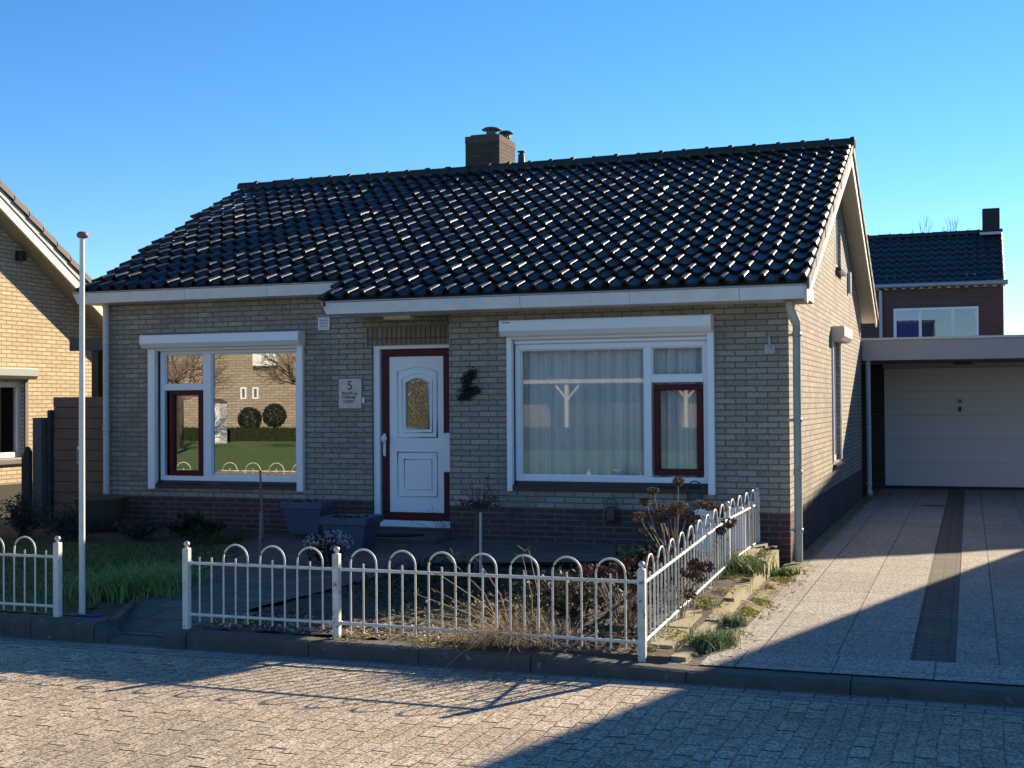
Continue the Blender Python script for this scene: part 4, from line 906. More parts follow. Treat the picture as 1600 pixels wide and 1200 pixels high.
def clump(name, label, cat, x, y, z, n, L, spread, wd, m, lean=(.3, 1.1), group=None, seg=4):
    base = np.stack([RNG.normal(x, spread, n), RNG.normal(y, spread, n), np.full(n, z)], 1)
    mb = blades(MB(), base, RNG.uniform(L*.5, L, n), wd, RNG.uniform(*lean, n), seg=seg)
    o = mb.build(name, m); tag(o, label, cat, group); return o
clump('grass_clump', 'blue-green leafy grass clump at the kerb corner nearest the street', 'grass clump', .05, -4.66, -.02, 340, .21, .055, .010, M_BLUEGR, group='grass clumps beside the driveway')
clump('grass_clump', 'bright green fine grass tuft beside the larger kerb-corner clump', 'grass clump', .13, -4.46, -.02, 240, .17, .04, .006, M_GRASSL, group='grass clumps beside the driveway')
clump('grass_clump', 'small round grass clump halfway along the mossy brick margin', 'grass clump', .05, -3.75, -.015, 260, .15, .045, .008, M_BLUEGR, group='grass clumps beside the driveway')
clump('grass_clump', 'lush green grass clump at the foot of the middle side-fence post', 'grass clump', -.18, -2.0, .14, 520, .28, .12, .010, M_GRASSL, group='grass clumps beside the driveway')
clump('weed', 'low dark green weed at the foot of the right downpipe', 'weed', .05, -.9, 0, 220, .13, .07, .016, M_GRASSL, lean=(.6, 1.5))
clump('daylily', 'arching bright green daylily clump at the lawn edge by the path', 'daylily', -5.08, -4.0, gz(-5, -4), 900, .40, .22, .012, M_DAYL, lean=(.5, 1.3))
clump('daylily', 'second, flatter green daylily clump nearer the path edging', 'daylily', -5.15, -3.4, gz(-5, -3.5), 500, .34, .16, .011, M_DAYL, lean=(.6, 1.4))
clump('shrub_grass', 'fine green grass tuft between lawn and planter below the left window', 'grass clump', -6.3, -.75, .09, 500, .22, .22, .007, M_GRASSB)

def bush(name, label, x, y, rx, ry, h, n, size, m, stems=14, cat='bush', group=None, mstem=M_TWIG, flat=1.2):
    z0 = gz(x, y)-.01; t = thing(name, label, cat, (x, y, z0), group)
    s = MB(); tips = []
    for _ in range(stems):
        a = random.uniform(0, 6.28); q = math.sqrt(random.random()); ex, ey, ez = x+rx*q*math.cos(a)*.9, y+ry*q*math.sin(a)*.9, z0+h*(1-.45*q*q)*random.uniform(.7, 1)
        s.tube([(x+random.gauss(0, .03), y+random.gauss(0, .03), z0), ((x+ex)/2, (y+ey)/2, z0+(ez-z0)*.6), (ex, ey, ez)], [.006, .004, .002], 5); tips.append((ex, ey, ez))
    s.build('stems', mstem, t)
    pp = []
    for _ in range(n):
        ex, ey, ez = random.choice(tips); k = random.uniform(.35, 1.05); pp.append((x+(ex-x)*k+random.gauss(0, rx*.12), y+(ey-y)*k+random.gauss(0, ry*.12), max(z0+.01, z0+(ez-z0)*k**.8+random.gauss(0, h*.08))))
    leaves(MB(), pp, size, flat).build('foliage', m, t); return t
for i, (x, y, rx, h, lab) in enumerate(((-8.15, -1.0, .42, .42, 'grey-green lavender bush below the flagpole and bowl'), (-8.9, -.9, .40, .58, 'taller grey lavender bush in front of the wooden fence panel'), (-7.4, -.75, .38, .30, 'low dark shrub under the left edge of the left window'), (-9.5, -1.2, .40, .38, 'grey bush at the left end of the garden bed'))):
    bush('lavender_bush', lab, x, y, rx, .30, h, 1700, .022, M_LAV, 40, group='bushes along the house wall')
bush('dark_shrub', 'dark leafy shrub under the middle of the left window', -6.85, -.35, .35, .25, .28, 700, .05, M_LEAFD, 24, group='bushes along the house wall')
ht = bush('heather', 'heather bush with pale pink dry blooms behind the second fence post', -4.05, -2.35, .26, .26, .36, 500, .022, M_LEAFD, 40, cat='heather')
hb = MB()
for _ in range(120):
    a = random.uniform(0, 6.28); q = math.sqrt(random.random())*.25; hb.ball((-4.05+q*math.cos(a), -2.35+q*math.sin(a), gz(-4, -2.3)+.36*(1-2.6*q*q)+random.uniform(-.10, .03)), random.uniform(.008, .014), 6, 4)
tag(hb.build('blooms', M_BUD, ht), kind='stuff')

def hydrangea(name, label, x, y, heads, m, stemr=.006, headr=.06, extra=10, petals=130):
    z0 = gz(x, y)-.01; t = thing(name, label, 'hydrangea', (x, y, z0))
    s = MB()
    for (hx, hy, hz) in heads:
        bx_, by_ = x+(hx-x)*.25, y+(hy-y)*.25
        s.tube([(bx_, by_, z0), (bx_+(hx-bx_)*.35+random.gauss(0, .015), by_+(hy-by_)*.4, z0+(hz-z0)*.5), (hx, hy, hz)], [stemr, stemr*.85, stemr*.6], 6)
    for _ in range(extra):
        a = random.uniform(0, 6.28); L_ = random.uniform(.2, .5); s.tube([(x+random.gauss(0, .06), y+random.gauss(0, .05), z0), (x+.22*math.cos(a), y+.18*math.sin(a), z0+L_)], [stemr, stemr*.5], 5)
    s.build('stems', M_STEM, t)
    for (hx, hy, hz) in heads:
        r = headr*random.uniform(.75, 1.2); pp = []
        for _ in range(petals):
            v = Vector((random.gauss(0, 1), random.gauss(0, 1), random.gauss(0, 1))).normalized()*r*random.uniform(.55, 1.08); pp.append((hx+v.x, hy+v.y, hz+v.z*.68))
        leaves(MB(), pp, .018, 1.3).build('flower_head', m, t)
    return t
HY = [(-.68, -2.2, .95), (-.92, -2.15, .86), (-.96, -2.25, .77), (-.79, -2.2, .71), (-.67, -2.15, .735), (-1.03, -2.25, .64), (-.50, -2.1, .74), (-.40, -2.15, .735), (-.30, -2.2, .72), (-.80, -2.3, .63), (-.97, -2.35, .50), (-.60, -2.2, .66), (-.51, -2.3, .63), (-.72, -2.1, .69), (-.86, -2.2, .66)]
hy = hydrangea('hydrangea', 'tall dried brown hydrangea with round seed heads inside the side fence', -.74, -2.2, HY, M_DEAD, .007, .062, 16)
ll = MB(); leaves(ll, [(-.9+random.gauss(0, .14), -2.4+random.gauss(0, .12), .20+abs(random.gauss(0, .10))) for _ in range(260)], .05, 1.2); ll.build('leaves', M_LEAFD, hy)
SD = [(-.57+random.gauss(0, .16), -4.3+random.gauss(0, .2), .40+random.gauss(0, .07)) for _ in range(22)]
hydrangea('sedum', 'low dark reddish-brown withered sedum behind the corner post', -.62, -4.25, SD, M_DEADR, .005, .05, 8, 90)['category'] = 'sedum'
SD = [(-.10, -4.3, .50), (-.16, -4.25, .43), (-.05, -4.2, .47), (-.13, -4.05, .38), (-.18, -2.9, .60), (-.12, -2.85, .66)]
hydrangea('sedum', 'withered brown sedum poking through the side fence over the mossy stones', -.33, -3.9, SD, M_DEADR, .005, .055, 5, 110)['category'] = 'sedum'
SD = [(-1.25+random.gauss(0, .3), -3.9+random.gauss(0, .3), .28+random.gauss(0, .07)) for _ in range(22)]
bush('groundcover_shrub', 'low twiggy green-brown shrub in the middle of the flower bed', -1.15, -4.0, .55, .4, .38, 700, .03, M_IVY, 40, cat='shrub')

# dry grass hanging over the kerb
dg_ = thing('dry_grass', 'straw-coloured dead ornamental grass spilling over the kerb under the front fence', 'dry grass', (-1.3, -5.12, 0))
n = 460; bs = np.stack([RNG.normal(-1.27, .20, n), RNG.normal(-5.12, .05, n), np.full(n, .02)], 1)
blades(MB(), bs, RNG.uniform(.14, .34, n), .005, RNG.uniform(.9, 2.0, n), dirs=RNG.normal(-1.75, .75, n), seg=5).build('hanging_blades', M_STRAW, dg_)
n = 300; bs = np.stack([RNG.normal(-1.15, .18, n), RNG.normal(-5.02, .07, n), np.full(n, .02)], 1)
blades(MB(), bs, RNG.uniform(.15, .36, n), .006, RNG.uniform(.2, 1.2, n), seg=4).build('tuft', M_STRAW, dg_)
s = MB()
for (ax, az, bx2, bz) in ((-1.25, .05, -1.58, .62), (-1.2, .08, -1.40, .58), (-1.22, .05, -1.92, .24), (-1.2, .05, -1.85, .33), (-1.2, .05, -1.72, .36), (-1.15, .05, -1.7, .48), (-1.05, .05, -1.10, .62), (-1.0, .05, -1.06, .66), (-1.3, .04, -2.1, .18), (-1.25, .05, -1.95, .18), (-.8, .05, -.62, .42)):
    s.tube([(ax, -5.08, az), ((ax+bx2)/2+.03, -5.12, (az+bz)/2+.02), (bx2, -5.2+random.gauss(0, .06), bz)], [.0045, .0035, .002], 5)
    for k in range(3): s.tube([(bx2, -5.2, bz), (bx2+random.gauss(0, .03), -5.2+random.gauss(0, .02), bz+random.uniform(.01, .05))], [.002, .001], 4)
s.tube([(-1.38, -5.2, .05), (-1.47, -5.36, -.02), (-1.55, -5.47, -.11)], [.004, .003, .002], 5)
s.build('stalks', M_STEM, dg_)

# standard tree by the door with stake
def twigs(mb, p, d, L, r, depth, spread=.6, tips=None, gravity=0.0, kids=(2, 3)):
    q = p+d*L; mid = p+d*L*.5+Vector((random.gauss(0, .05), random.gauss(0, .05), random.gauss(0, .05)))*L
    mb.tube([p, mid, q], [r, r*.85, r*.65], 5 if depth < 2 else 7, False)
    if depth == 0:
        if tips is not None: tips.append(q)
        return
    for _ in range(random.randint(*kids)):
        nd = (d+Vector((random.gauss(0, spread), random.gauss(0, spread), random.gauss(0, spread)+gravity))).normalized()
        twigs(mb, q, nd, L*random.uniform(.6, .85), r*.62, depth-1, spread, tips, gravity, kids)
st_ = thing('standard_rose', 'small leafless standard tree in the flower bed right of the door', 'small tree', (-2.47, -2.5, gz(-2.47, -2.5)))
MB().tube([(-2.47, -2.5, .0), (-2.475, -2.5, .35), (-2.46, -2.5, .68)], [.026, .022, .022], 8).build('trunk', M_TRUNK, st_)
tw = MB(); tips = []
for _ in range(13): twigs(tw, Vector((-2.46, -2.5, .69)), Vector((random.gauss(0, .7), random.gauss(0, .5), random.uniform(.35, 1))).normalized(), random.uniform(.07, .13), .006, 3, .55, tips)
tw.build('twigs', M_TWIG, st_)
pp = [(-2.46+random.gauss(0, .085), -2.5+random.gauss(0, .07), .735+random.gauss(0, .02)) for _ in range(170)]+[tuple(random.choice(tips)) for _ in range(25)]
leaves(MB(), pp, .016, 1.2).build('crown', M_LEAFD, st_)
MB().tube([(-2.425, -2.52, -.05), (-2.43, -2.5, .665)], .0135, 8).build('stake', mat('pale_stake', (.50, .47, .40), .8), st_)
tw2 = thing('twiggy_shrub', 'bare thin-branched shrub beside the doorstep', 'shrub', (-3.35, -1.2, gz(-3.3, -1.2)))
mm_ = MB()
for _ in range(9): twigs(mm_, Vector((-3.3+random.gauss(0, .05), -1.25, gz(-3.3, -1.2))), Vector((random.gauss(0, .35), random.gauss(0, .25), 1)).normalized(), random.uniform(.16, .25), .004, 3, .4)
mm_.build('branches', M_TWIG, tw2)
for nm, lab, pts_, rr, mm2 in (('garden_stick', 'thin grey pole leaning in front of the left window', [(-5.87, -.5, .09), (-5.91, -.5, .90)], .012, M_POLEW), ('garden_stick', 'upright wooden stake beside the path behind the first fence panel', [(-4.72, -2.5, 0), (-4.70, -2.5, .62)], .012, M_POLEW), ('garden_stick', 'dark thin stake rising from the heather bush', [(-3.98, -2.45, 0), (-4.03, -2.5, .52)], .010, M_TWIG)):
    tag(MB().tube(pts_, rr, 8).build(nm, mm2), lab, 'stake', 'sticks in the front garden')

# ================================================================== GARAGE
ga = thing('garage', 'flat-roofed garage with a wide pale sectional door at the end of the driveway', 'garage', (1.5, 11.8, 0))
m = MB(); m.quad((-.6, 11.8, -.2), (.215, 11.8, -.2), (.215, 11.8, 2.34), (-.6, 11.8, 2.34)); m.quad((.215, 11.8, -.2), (.215, 11.95, -.2), (.215, 11.95, 2.26), (.215, 11.8, 2.26)); m.quad((-.6, 9.25, -.2), (-.6, 11.8, -.2), (-.6, 11.8, 2.34), (-.6, 9.25, 2.34)); m.build('wall', M_GARW, ga)
m = MB(); m.quad((3.3, 11.8, -.2), (6, 11.8, -.2), (6, 11.8, 2.34), (3.3, 11.8, 2.34)); m.quad((6, 11.8, -.2), (6, 17, -.2), (6, 17, 2.34), (6, 11.8, 2.34)); m.quad((-.6, 17, -.2), (6, 17, -.2), (6, 17, 2.34), (-.6, 17, 2.34)); m.build('wall', M_GARW, ga)
m = MB(); m.quad((-.01, 9.24, 0), (-.6, 9.24, 0), (-.6, 9.24, 2.3), (-.01, 9.24, 2.3)); m.build('side_panel', M_GARW, ga)
m = MB(); m.box(.2, 3.4, 11.74, 11.9, 2.262, 2.345, .004); m.build('lintel', M_FASC, ga)
gd = MB(); n = 15; y = 11.88; hh = (2.26-.045)/n
for k in range(n):
    z0 = .045+k*hh; deep = .012 if k % 3 == 0 else .004
    gd.quad((.215, y, z0+.006), (3.3, y, z0+.006), (3.3, y, z0+hh-.006), (.215, y, z0+hh-.006)); gd.quad((.215, y+deep, z0-.006), (3.3, y+deep, z0-.006), (3.3, y, z0+.006), (.215, y, z0+.006))
    if k < n-1: gd.quad((.215, y, z0+hh-.006), (3.3, y, z0+hh-.006), (3.3, y+(.012 if (k+1) % 3 == 0 else .004), z0+hh-.006), (.215, y+(.012 if (k+1) % 3 == 0 else .004), z0+hh-.006))
gdo = gd.build('garage_door', M_GARD, ga)
m = MB(); m.box(.215, 3.3, 11.87, 11.90, .0, .046); m.build('rubber_seal', M_BLACK, gdo)
m = MB(); m.prism([(1.505, 1.60), (1.625, 1.60), (1.565, 1.69)], 'y', 11.872, 11.8795); m.build('triangle_emblem', mat('emblem_grey', (.22, .23, .2), .5), gdo)
m = MB(); m.box(1.54, 1.59, 11.86, 11.8795, 1.44, 1.53, .005); m.build('door_handle', M_BLACK, gdo)
m = MB(); m.box(.02, 6.1, 9.22, 9.25, 2.335, 2.675, .003); m.build('fascia', M_FASC, ga)
m = MB(); m.box(.0, 6.1, 9.19, 9.29, 2.677, 2.72, .004); m.build('roof_edge', M_CAP, ga)
m = MB(); m.box(-.6, 6.1, 9.26, 17.1, 2.36, 2.67); m.build('roof', M_SOFFIT, ga)
m = MB(); m.box(1.46, 1.80, 11.45, 11.58, 2.30, 2.355, .01); m.build('soffit_lamp', M_GREYW, ga)
m = MB(); m.tube([(.105, 9.30, 2.36), (.105, 9.30, .22), (.115, 9.27, .12), (.13, 9.20, .04)], .042, 12); gp = m.build('downpipe', M_PIPEW, ga)
for z in (1.2, .24):
    c = MB(); c.lathe([(.042, -.02), (.049, -.018), (.049, .018), (.042, .02)], (.105, 9.30, z), 12); c.build('pipe_clip', M_PIPEW, gp)

# ================================================================== helper for simple background houses with a gabled roof, ridge along x or y
def simple_house(name, label, x0, x1, y0, y1, eave, pitch, axis, mw, mr, over=.3, tiles=True, barge=M_WHITE):
    t = thing(name, label, 'house', ((x0+x1)/2, (y0+y1)/2, 0))
    w_ = MB(); zb = -.25
    if axis == 'x': c = (y0+y1)/2; h = eave+pitch*(y1-y0)/2
    else: c = (x0+x1)/2; h = eave+pitch*(x1-x0)/2
    for q in (((x0, y0), (x1, y0)), ((x1, y0), (x1, y1)), ((x1, y1), (x0, y1)), ((x0, y1), (x0, y0))):
        (a, b), (c2, d2) = q; w_.quad((a, b, zb), (c2, d2, zb), (c2, d2, eave), (a, b, eave))
    if axis == 'x':
        for x in (x0, x1): w_.add([(x, y0, eave), (x, y1, eave), (x, c, h)], [(0, 1, 2)])
    else:
        for y in (y0, y1): w_.add([(x0, y, eave), (x1, y, eave), (c, y, h)], [(0, 1, 2)])
    w_.build('wall', mw, t)
    r = MB(); th = .06
    if axis == 'x':
        ye0, ye1 = y0-over, y1+over; xa, xb = x0-over*.8, x1+over*.8
        for ye in (ye0, ye1):
            ze = eave-pitch*over; r.prism([(ye, ze), (c, h), (c, h+th*1.4), (ye, ze+th*1.4)], 'x', xa, xb)
    else:
        xe0, xe1 = x0-over, x1+over; ya, yb = y0-over*.8, y1+over*.8
        for xe in (xe0, xe1):
            ze = eave-pitch*over; r.prism([(xe, ze), (c, h), (c, h+th*1.4), (xe, ze+th*1.4)], 'y', ya, yb)
    r.build('roof', mr, t, fix=True)
    return t, c, h
def plain_window(t, axis, const, a0, a1, z0, z1, glass, fr, out, div=(), first_deep=None):
    """framed window standing 3 mm proud of a flat wall; out = outward sign along the axis"""
    P = (lambda a, b, d0, d1, z0, z1: (a, b, const+min(out*d0, out*d1), const+max(out*d0, out*d1), z0, z1)) if axis == 'y' else (lambda a, b, d0, d1, z0, z1: (const+min(out*d0, out*d1), const+max(out*d0, out*d1), a, b, z0, z1))
    f = MB(); tt = .08
    f.box(*P(a0, a1, .0, .05, z0, z0+tt)); f.box(*P(a0, a1, .0, .05, z1-tt, z1)); f.box(*P(a0, a0+tt, .0, .05, z0+tt, z1-tt)); f.box(*P(a1-tt, a1, .0, .05, z0+tt, z1-tt))
    for dv in div: f.box(*P(dv-tt/2, dv+tt/2, .0, .05, z0+tt, z1-tt))
    w_ = f.build('window', fr, t)
    edges = [a0+tt]+[q for dv in div for q in (dv-tt/2, dv+tt/2)]+[a1-tt]
    for a, b in zip(edges[::2], edges[1::2]):
        p = MB()
        if axis == 'y': p.quad((a, const+out*.02, z0+tt), (b, const+out*.02, z0+tt), (b, const+out*.02, z1-tt), (a, const+out*.02, z1-tt))
        else: p.quad((const+out*.02, a, z0+tt), (const+out*.02, b, z0+tt), (const+out*.02, b, z1-tt), (const+out*.02, a, z1-tt))
        p.build('pane', glass, w_)
        bk = MB()
        if axis == 'y': bk.quad((a, const+out*.008, z0+tt), (b, const+out*.008, z0+tt), (b, const+out*.008, z1-tt), (a, const+out*.008, z1-tt))
        else: bk.quad((const+out*.008, a, z0+tt), (const+out*.008, b, z0+tt), (const+out*.008, b, z1-tt), (const+out*.008, a, z1-tt))
        bk.build('backing', M_BLUED if not (first_deep and a == edges[0]) else M_BLUEP, w_)
    return w_

# ---- left neighbour: gable facing +x, verge falling to the right
LHX = -11.8; lry, lrz, lsl = -.65, 6.18, .62
lh = thing('neighbour_house', 'yellow brick neighbour house with brown tiled roof at the left edge', 'house', (-16, -.6, 0))
def lroof(y): return lrz-lsl*abs(y-lry)
m = MB(); LY0, LY1 = -4.9, 4.5
wz = [(-1.2, 2.46, .88, 2.02)]
wall_cells(m, 'x', LHX, LY0, LY1, .46, 2.30, wz, -.12)
m.quad((LHX, LY0, 2.30), (LHX, lry, 2.30), (LHX, lry, lroof(lry)-.1), (LHX, LY0, lroof(LY0)-.1)); m.quad((LHX, lry, 2.30), (LHX, LY1, 2.30), (LHX, LY1, lroof(LY1)-.1), (LHX, lry, lroof(lry)-.1))
m.quad((-20, LY0, -.2), (LHX, LY0, -.2), (LHX, LY0, 3.4), (-20, LY0, 3.4)); m.quad((LHX, LY1, -.2), (-20, LY1, -.2), (-20, LY1, 3.4), (LHX, LY1, 3.4)); m.quad((-20, LY0, -.2), (-20, LY1, -.2), (-20, LY1, 3.4), (-20, LY0, 3.4)); m.build('wall', M_YBRICK, lh)
m = MB(); m.quad((LHX, LY0, -.2), (LHX, LY1, -.2), (LHX, LY1, .455), (LHX, LY0, .455)); m.build('plinth', mat('grey_plinth', (.10, .10, .095), .9), lh)
f = MB()
for (a, b, c, e) in ((-1.2, -1.12, .88, 2.02), (2.38, 2.46, .88, 2.02), (.55, .65, .96, 1.94)): f.box(LHX-.12, LHX-.05, a, b, c, e, .004)
f.box(LHX-.12, LHX-.05, -1.12, 2.38, .88, .96, .004); f.box(LHX-.12, LHX-.05, -1.12, 2.38, 1.94, 2.02, .004); lw = f.build('window', M_UPVC, lh)
for a, b in ((-1.12, .55), (.65, 2.38)):
    p = MB(); p.quad((LHX-.09, a, .96), (LHX-.09, b, .96), (LHX-.09, b, 1.94), (LHX-.09, a, 1.94)); p.build('pane', G_LEFT, lw)
m = MB(); m.box(LHX-2, LHX-.13, -1.3, 2.5, .8, 2.1); m.build('interior', M_DARK, lh)
m = MB(); m.prism([(LHX-.12, .88), (LHX+.06, .84), (LHX+.06, .79), (LHX-.12, .79)], 'y', -1.25, 2.52); m.build('sill', M_GREYW, lw)
m = MB(); m.box(LHX, LHX+.03, 2.46, 2.53, .85, 2.12, .003); m.build('shutter_rail', M_GREYW, lw)
m = MB(); m.prism([(LHX+.002, 2.06), (LHX+.13, 2.06), (LHX+.18, 2.11), (LHX+.18, 2.21), (LHX+.17, 2.225), (LHX+.002, 2.225)], 'y', -1.3, 2.58); m.build('shutter_box', mat('grey_shutter_box', (.28, .31, .30), .5), lw)
rt = MB(); tile_slope(rt, -20, LHX+.35, lry, lrz+.10, lsl, 17, sgn=1, nseg=5, tw=.25, gh=.31, amp=.8); tile_slope(rt, -20, LHX+.35, lry, lrz+.10, lsl, 15, sgn=-1, nseg=5, tw=.25, gh=.31, amp=.8); rt.build('roof_tiles', M_BTILE, lh)
vt = MB()
for r in range(17):
    ya = lry+r*.31; yb = lry+(r+1.06)*.31; za, zb = lrz+.10-lsl*r*.31, lrz+.10-lsl*(r+1.06)*.31
    vt.prism([(ya, za+.01), (yb, zb+.035), (yb, zb-.06), (ya, za-.085)], 'x', LHX+.352, LHX+.375)
vt.build('verge_tiles', M_BTILE, lh)
m = MB(); ye = 4.75; m.prism([(lry, lrz+.02), (ye, lroof(ye)+.02), (ye, lroof(ye)-.08), (lry, lrz-.08)], 'x', LHX+.30, LHX+.345); m.build('bargeboard', mat('grey_board', (.42, .43, .40), .6), lh)
m = MB(); m.prism([(lry, lrz-.083), (ye, lroof(ye)-.083), (ye, lroof(ye)-.25), (lry, lrz-.25)], 'x', LHX+.29, LHX+.33); m.build('bargeboard', M_CREAM, lh)
m = MB(); m.prism([(lry, lrz-.0), (ye, lroof(ye)-.0), (ye, lroof(ye)-.24), (lry, lrz-.24)], 'x', LHX+.002, LHX+.288); m.build('verge_soffit', M_SOFFIT, lh)
m = MB(); m.box(LHX+.01, LHX+.12, 2.25, 2.40, lroof(2.4)-.44, lroof(2.4)-.29, .02); m.build('wall_lamp', M_BLACK, lh)

# wooden fence panel, posts, pergola
wf = thing('wooden_fence', 'brown horizontal board fence panel between the two houses', 'fence', (-9.25, .5, .1))
n = 12; hh = (1.77-.1)/n
for k in range(n):
    MB().box(-9.62, -8.80, .49+RNG.uniform(-.004, .004), .52, .1+k*hh+.004, .1+(k+1)*hh-.002, .004).build('board', M_WOOD, wf)
MB().box(-9.62, -8.80, .523, .53, .1, 1.76).build('backing', M_WOOD, wf)  # added unseen sheet that stops light coming through the board gaps
MB().box(-9.68, -9.625, .44, .56, 0, 1.60, .006).build('post', M_WOODD, wf); MB().box(-8.87, -8.81, .525, .56, 0, 1.75, .004).build('post', M_WOODD, wf)
tag(MB().prism([(-9.86, 0), (-9.72, 0), (-9.72, 1.50), (-9.86, 1.50)], 'y', .38, .50).build('gate_post', mat('grey_wood_post', (.11, .12, .125), .85, noise=(9, .3, (.07, .075, .08)))), 'thick grey wooden gate post left of the board fence', 'post')
tag(MB().prism([(-10.0, 0), (-9.88, 0), (-9.88, 1.05), (-9.93, 1.12), (-10.0, .95)], 'y', .33, .40).build('gate_post', M_WOODD), 'short slanted-top dark post left of the thick grey gate post', 'post')
pg_ = thing('pergola', 'dark wooden pergola post with a short beam beside the left house corner', 'pergola', (-9.0, .62, 0))
MB().box(-9.10, -8.99, .60, .70, 0, 2.44, .004).build('post', M_BLACK, pg_); MB().box(-9.42, -8.86, .56, .60, 2.375, 2.545, .004).build('beam', M_POLEW if False else mat('beam_grey', (.085, .09, .085), .85), pg_)
tag(MB().box(-11.66, -11.60, -3, 3.3, 0, .50).build('low_board_fence', mat('low_dark_boards', (.035, .035, .03), .9, noise=(4, .3, (.05, .05, .04)))), 'low dark board edging at the foot of the yellow brick house', 'fence')

# ---- back house seen over the garage
bh = thing('rear_house', 'dark red brick two-storey house with black roof behind the garage', 'house', (-2, 29, 0))
bx0, bx1, by = -7.5, 2.68, 26.0
m = MB(); m.quad((bx0, by, -.2), (bx1, by, -.2), (bx1, by, 5.1), (bx0, by, 5.1)); m.quad((bx1, by, -.2), (bx1, 31.4, -.2), (bx1, 31.4, 5.1), (bx1, by, 5.1)); m.add([(bx1, by, 5.1), (bx1, 31.4, 5.1), (bx1, 28.7, 6.9)], [(0, 1, 2)]); m.quad((bx1, 31.4, -.2), (bx0, 31.4, -.2), (bx0, 31.4, 5.1), (bx0, 31.4, 5.1)); m.quad((bx0, by, -.2), (bx0, 31.4, -.2), (bx0, 31.4, 5.1), (bx0, by, 5.1)); m.build('wall', M_RBRICK, bh)
m = MB(); m.box(-.40, 2.02, by-.012, by-.002, 4.40, 4.62); m.build('soldier_course', brickmat('rear_soldier', (.15, .07, .06), (.11, .055, .05), (.16, .13, .12), bw=.215, rh=.0625, mode='soldier', offset=0), bh)
rt = MB(); tile_slope(rt, bx0, bx1+.05, 28.7, 6.83, .66, 10, sgn=-1, nseg=6, tw=.25, gh=.285); tile_slope(rt, bx0, bx1+.05, 28.7, 6.83, .66, 10, sgn=1, nseg=4, tw=.25, gh=.285); rt.build('roof_tiles', M_TILE2, bh)
ridge_tiles(MB(), bx0, bx1+.05, 28.7, 6.83, .10).build('ridge_tiles', M_TILE2, bh)
m = MB(); m.tube([(bx0, by-.2, 5.03), (bx1+.12, by-.2, 5.03)], .07, 10); gg = m.build('gutter', M_ZINC, bh)
m = MB(); m.box(bx0, bx1+.05, by-.14, by-.02, 4.93, 5.0); m.build('eave_board', M_GUT, bh)
m = MB(); m.tube([(-.72, by-.08, 4.98), (-.72, by-.08, 0)], .05, 10); m.build('downpipe', M_PIPEW, bh)
m = MB(); m.box(2.16, 2.66, 28.5, 29.1, 6.4, 7.55); bc = m.build('chimney', mat('black_chimney', (.03, .025, .025), .9), bh)
m = MB(); m.box(2.08, 2.70, 28.3, 28.52, 6.72, 6.80); m.build('lead_flashing', M_ZINC, bc)
plain_window(bh, 'y', by, -.36, 2.0, 2.9, 4.37, G_FAR, M_UPVC, -1, (.39, 1.30), first_deep=True)
# bare tree behind it
bt = thing('bare_tree', 'leafless tree top rising behind the black roof of the rear house', 'tree', (-.3, 55, 0))
mm_ = MB(); mm_.tube([(-.3, 55, 0), (-.2, 55, 4), (0, 55, 6.05)], [.25, .22, .3], 8); mm_.build('trunk', M_TRUNK, bt)
mm_ = MB()
for k in range(6): twigs(mm_, Vector((-.5+k*.22, 55, 6.0)), Vector((-.25+k*.1+random.gauss(0, .05), 0, 1)).normalized(), random.uniform(1.35, 1.7), .045, 4, .2, None, .18, (2, 3))
mm_.build('branches', M_TRUNK, bt)

# ================================================================== out-of-frame neighbours that cast the shadows on the drive
# twin bungalow to the right
simple_house('neighbour_bungalow', 'brick bungalow next door, beyond the driveway, outside the photo to the right', 5.8, 14, -2.05, 7.77, 2.75, .572, 'x', M_BRICK, M_TILE2, .35)
# gabled house behind on the right
nb, _, _ = simple_house('gabled_house', 'tall gabled house behind the garage, outside the photo to the right', 3.80, 11.80, 14.5, 23, 4.20, .80, 'y', M_RBRICK, M_TILE2, .2)
vm = MB()
for k in range(14):
    for sg in (-1, 1):
        xa = 7.8+sg*k*.30; za = 4.20+.8*4-.8*k*.30+.09
        vm.prism([(xa, za), (xa+sg*.33, za-.8*.33+.07), (xa+sg*.33, za-.8*.33-.05), (xa, za-.05)], 'y', 14.26, 14.60)
vm.build('verge_tiles', M_TILE2, nb, fix=True)

# ================================================================== the other side of the street (seen in the window reflections)
hl = [(random.uniform(-40, -27.3), random.uniform(-38.0, -37.86), random.uniform(-.05, .6)) for _ in range(9000)]
tag(leaves(MB().box(-52, -27.3, -38.6, -37.9, -.1, .56), hl, .05, 1.3).build('hedge', leafmat('hedge_green', (.015, .026, .01), (.05, .06, .025))), 'low clipped hedge at the far end of the lawn across the street', 'hedge')
for (x, z, lab) in ((-30.8, .98, 'left of two clipped round bushes in front of the beige house across the street'), (-29.45, 1.14, 'right of two clipped round bushes in front of the beige house across the street')):
    t = thing('round_bush', lab, 'round bush', (x, -38.9, 0), 'clipped round bushes across the street')
    pp = []
    for _ in range(3200):
        v = Vector((random.gauss(0, 1), random.gauss(0, 1), random.gauss(0, 1))).normalized()*random.uniform(.44, .58); pp.append((x+v.x, -38.9+v.y, z+v.z))
    leaves(MB(), pp, .05, 1.3).build('foliage', M_LEAFD, t); MB().tube([(x, -38.9, -.1), (x, -38.9, z)], .05, 7).build('trunk', M_TRUNK, t)
oh = thing('opposite_house', 'beige brick house with small windows across the street, behind the camera', 'house', (-33, -44, 0))
m = MB(); m.box(-41, -27.0, -50, -42, -.2, 6.5); m.build('wall', M_BEIGE, oh)
m = MB(); m.prism([(-50.4, 6.4), (-46, 9.5), (-41.6, 6.4)], 'x', -41.4, -26.6); m.build('roof', M_BTILE, oh)
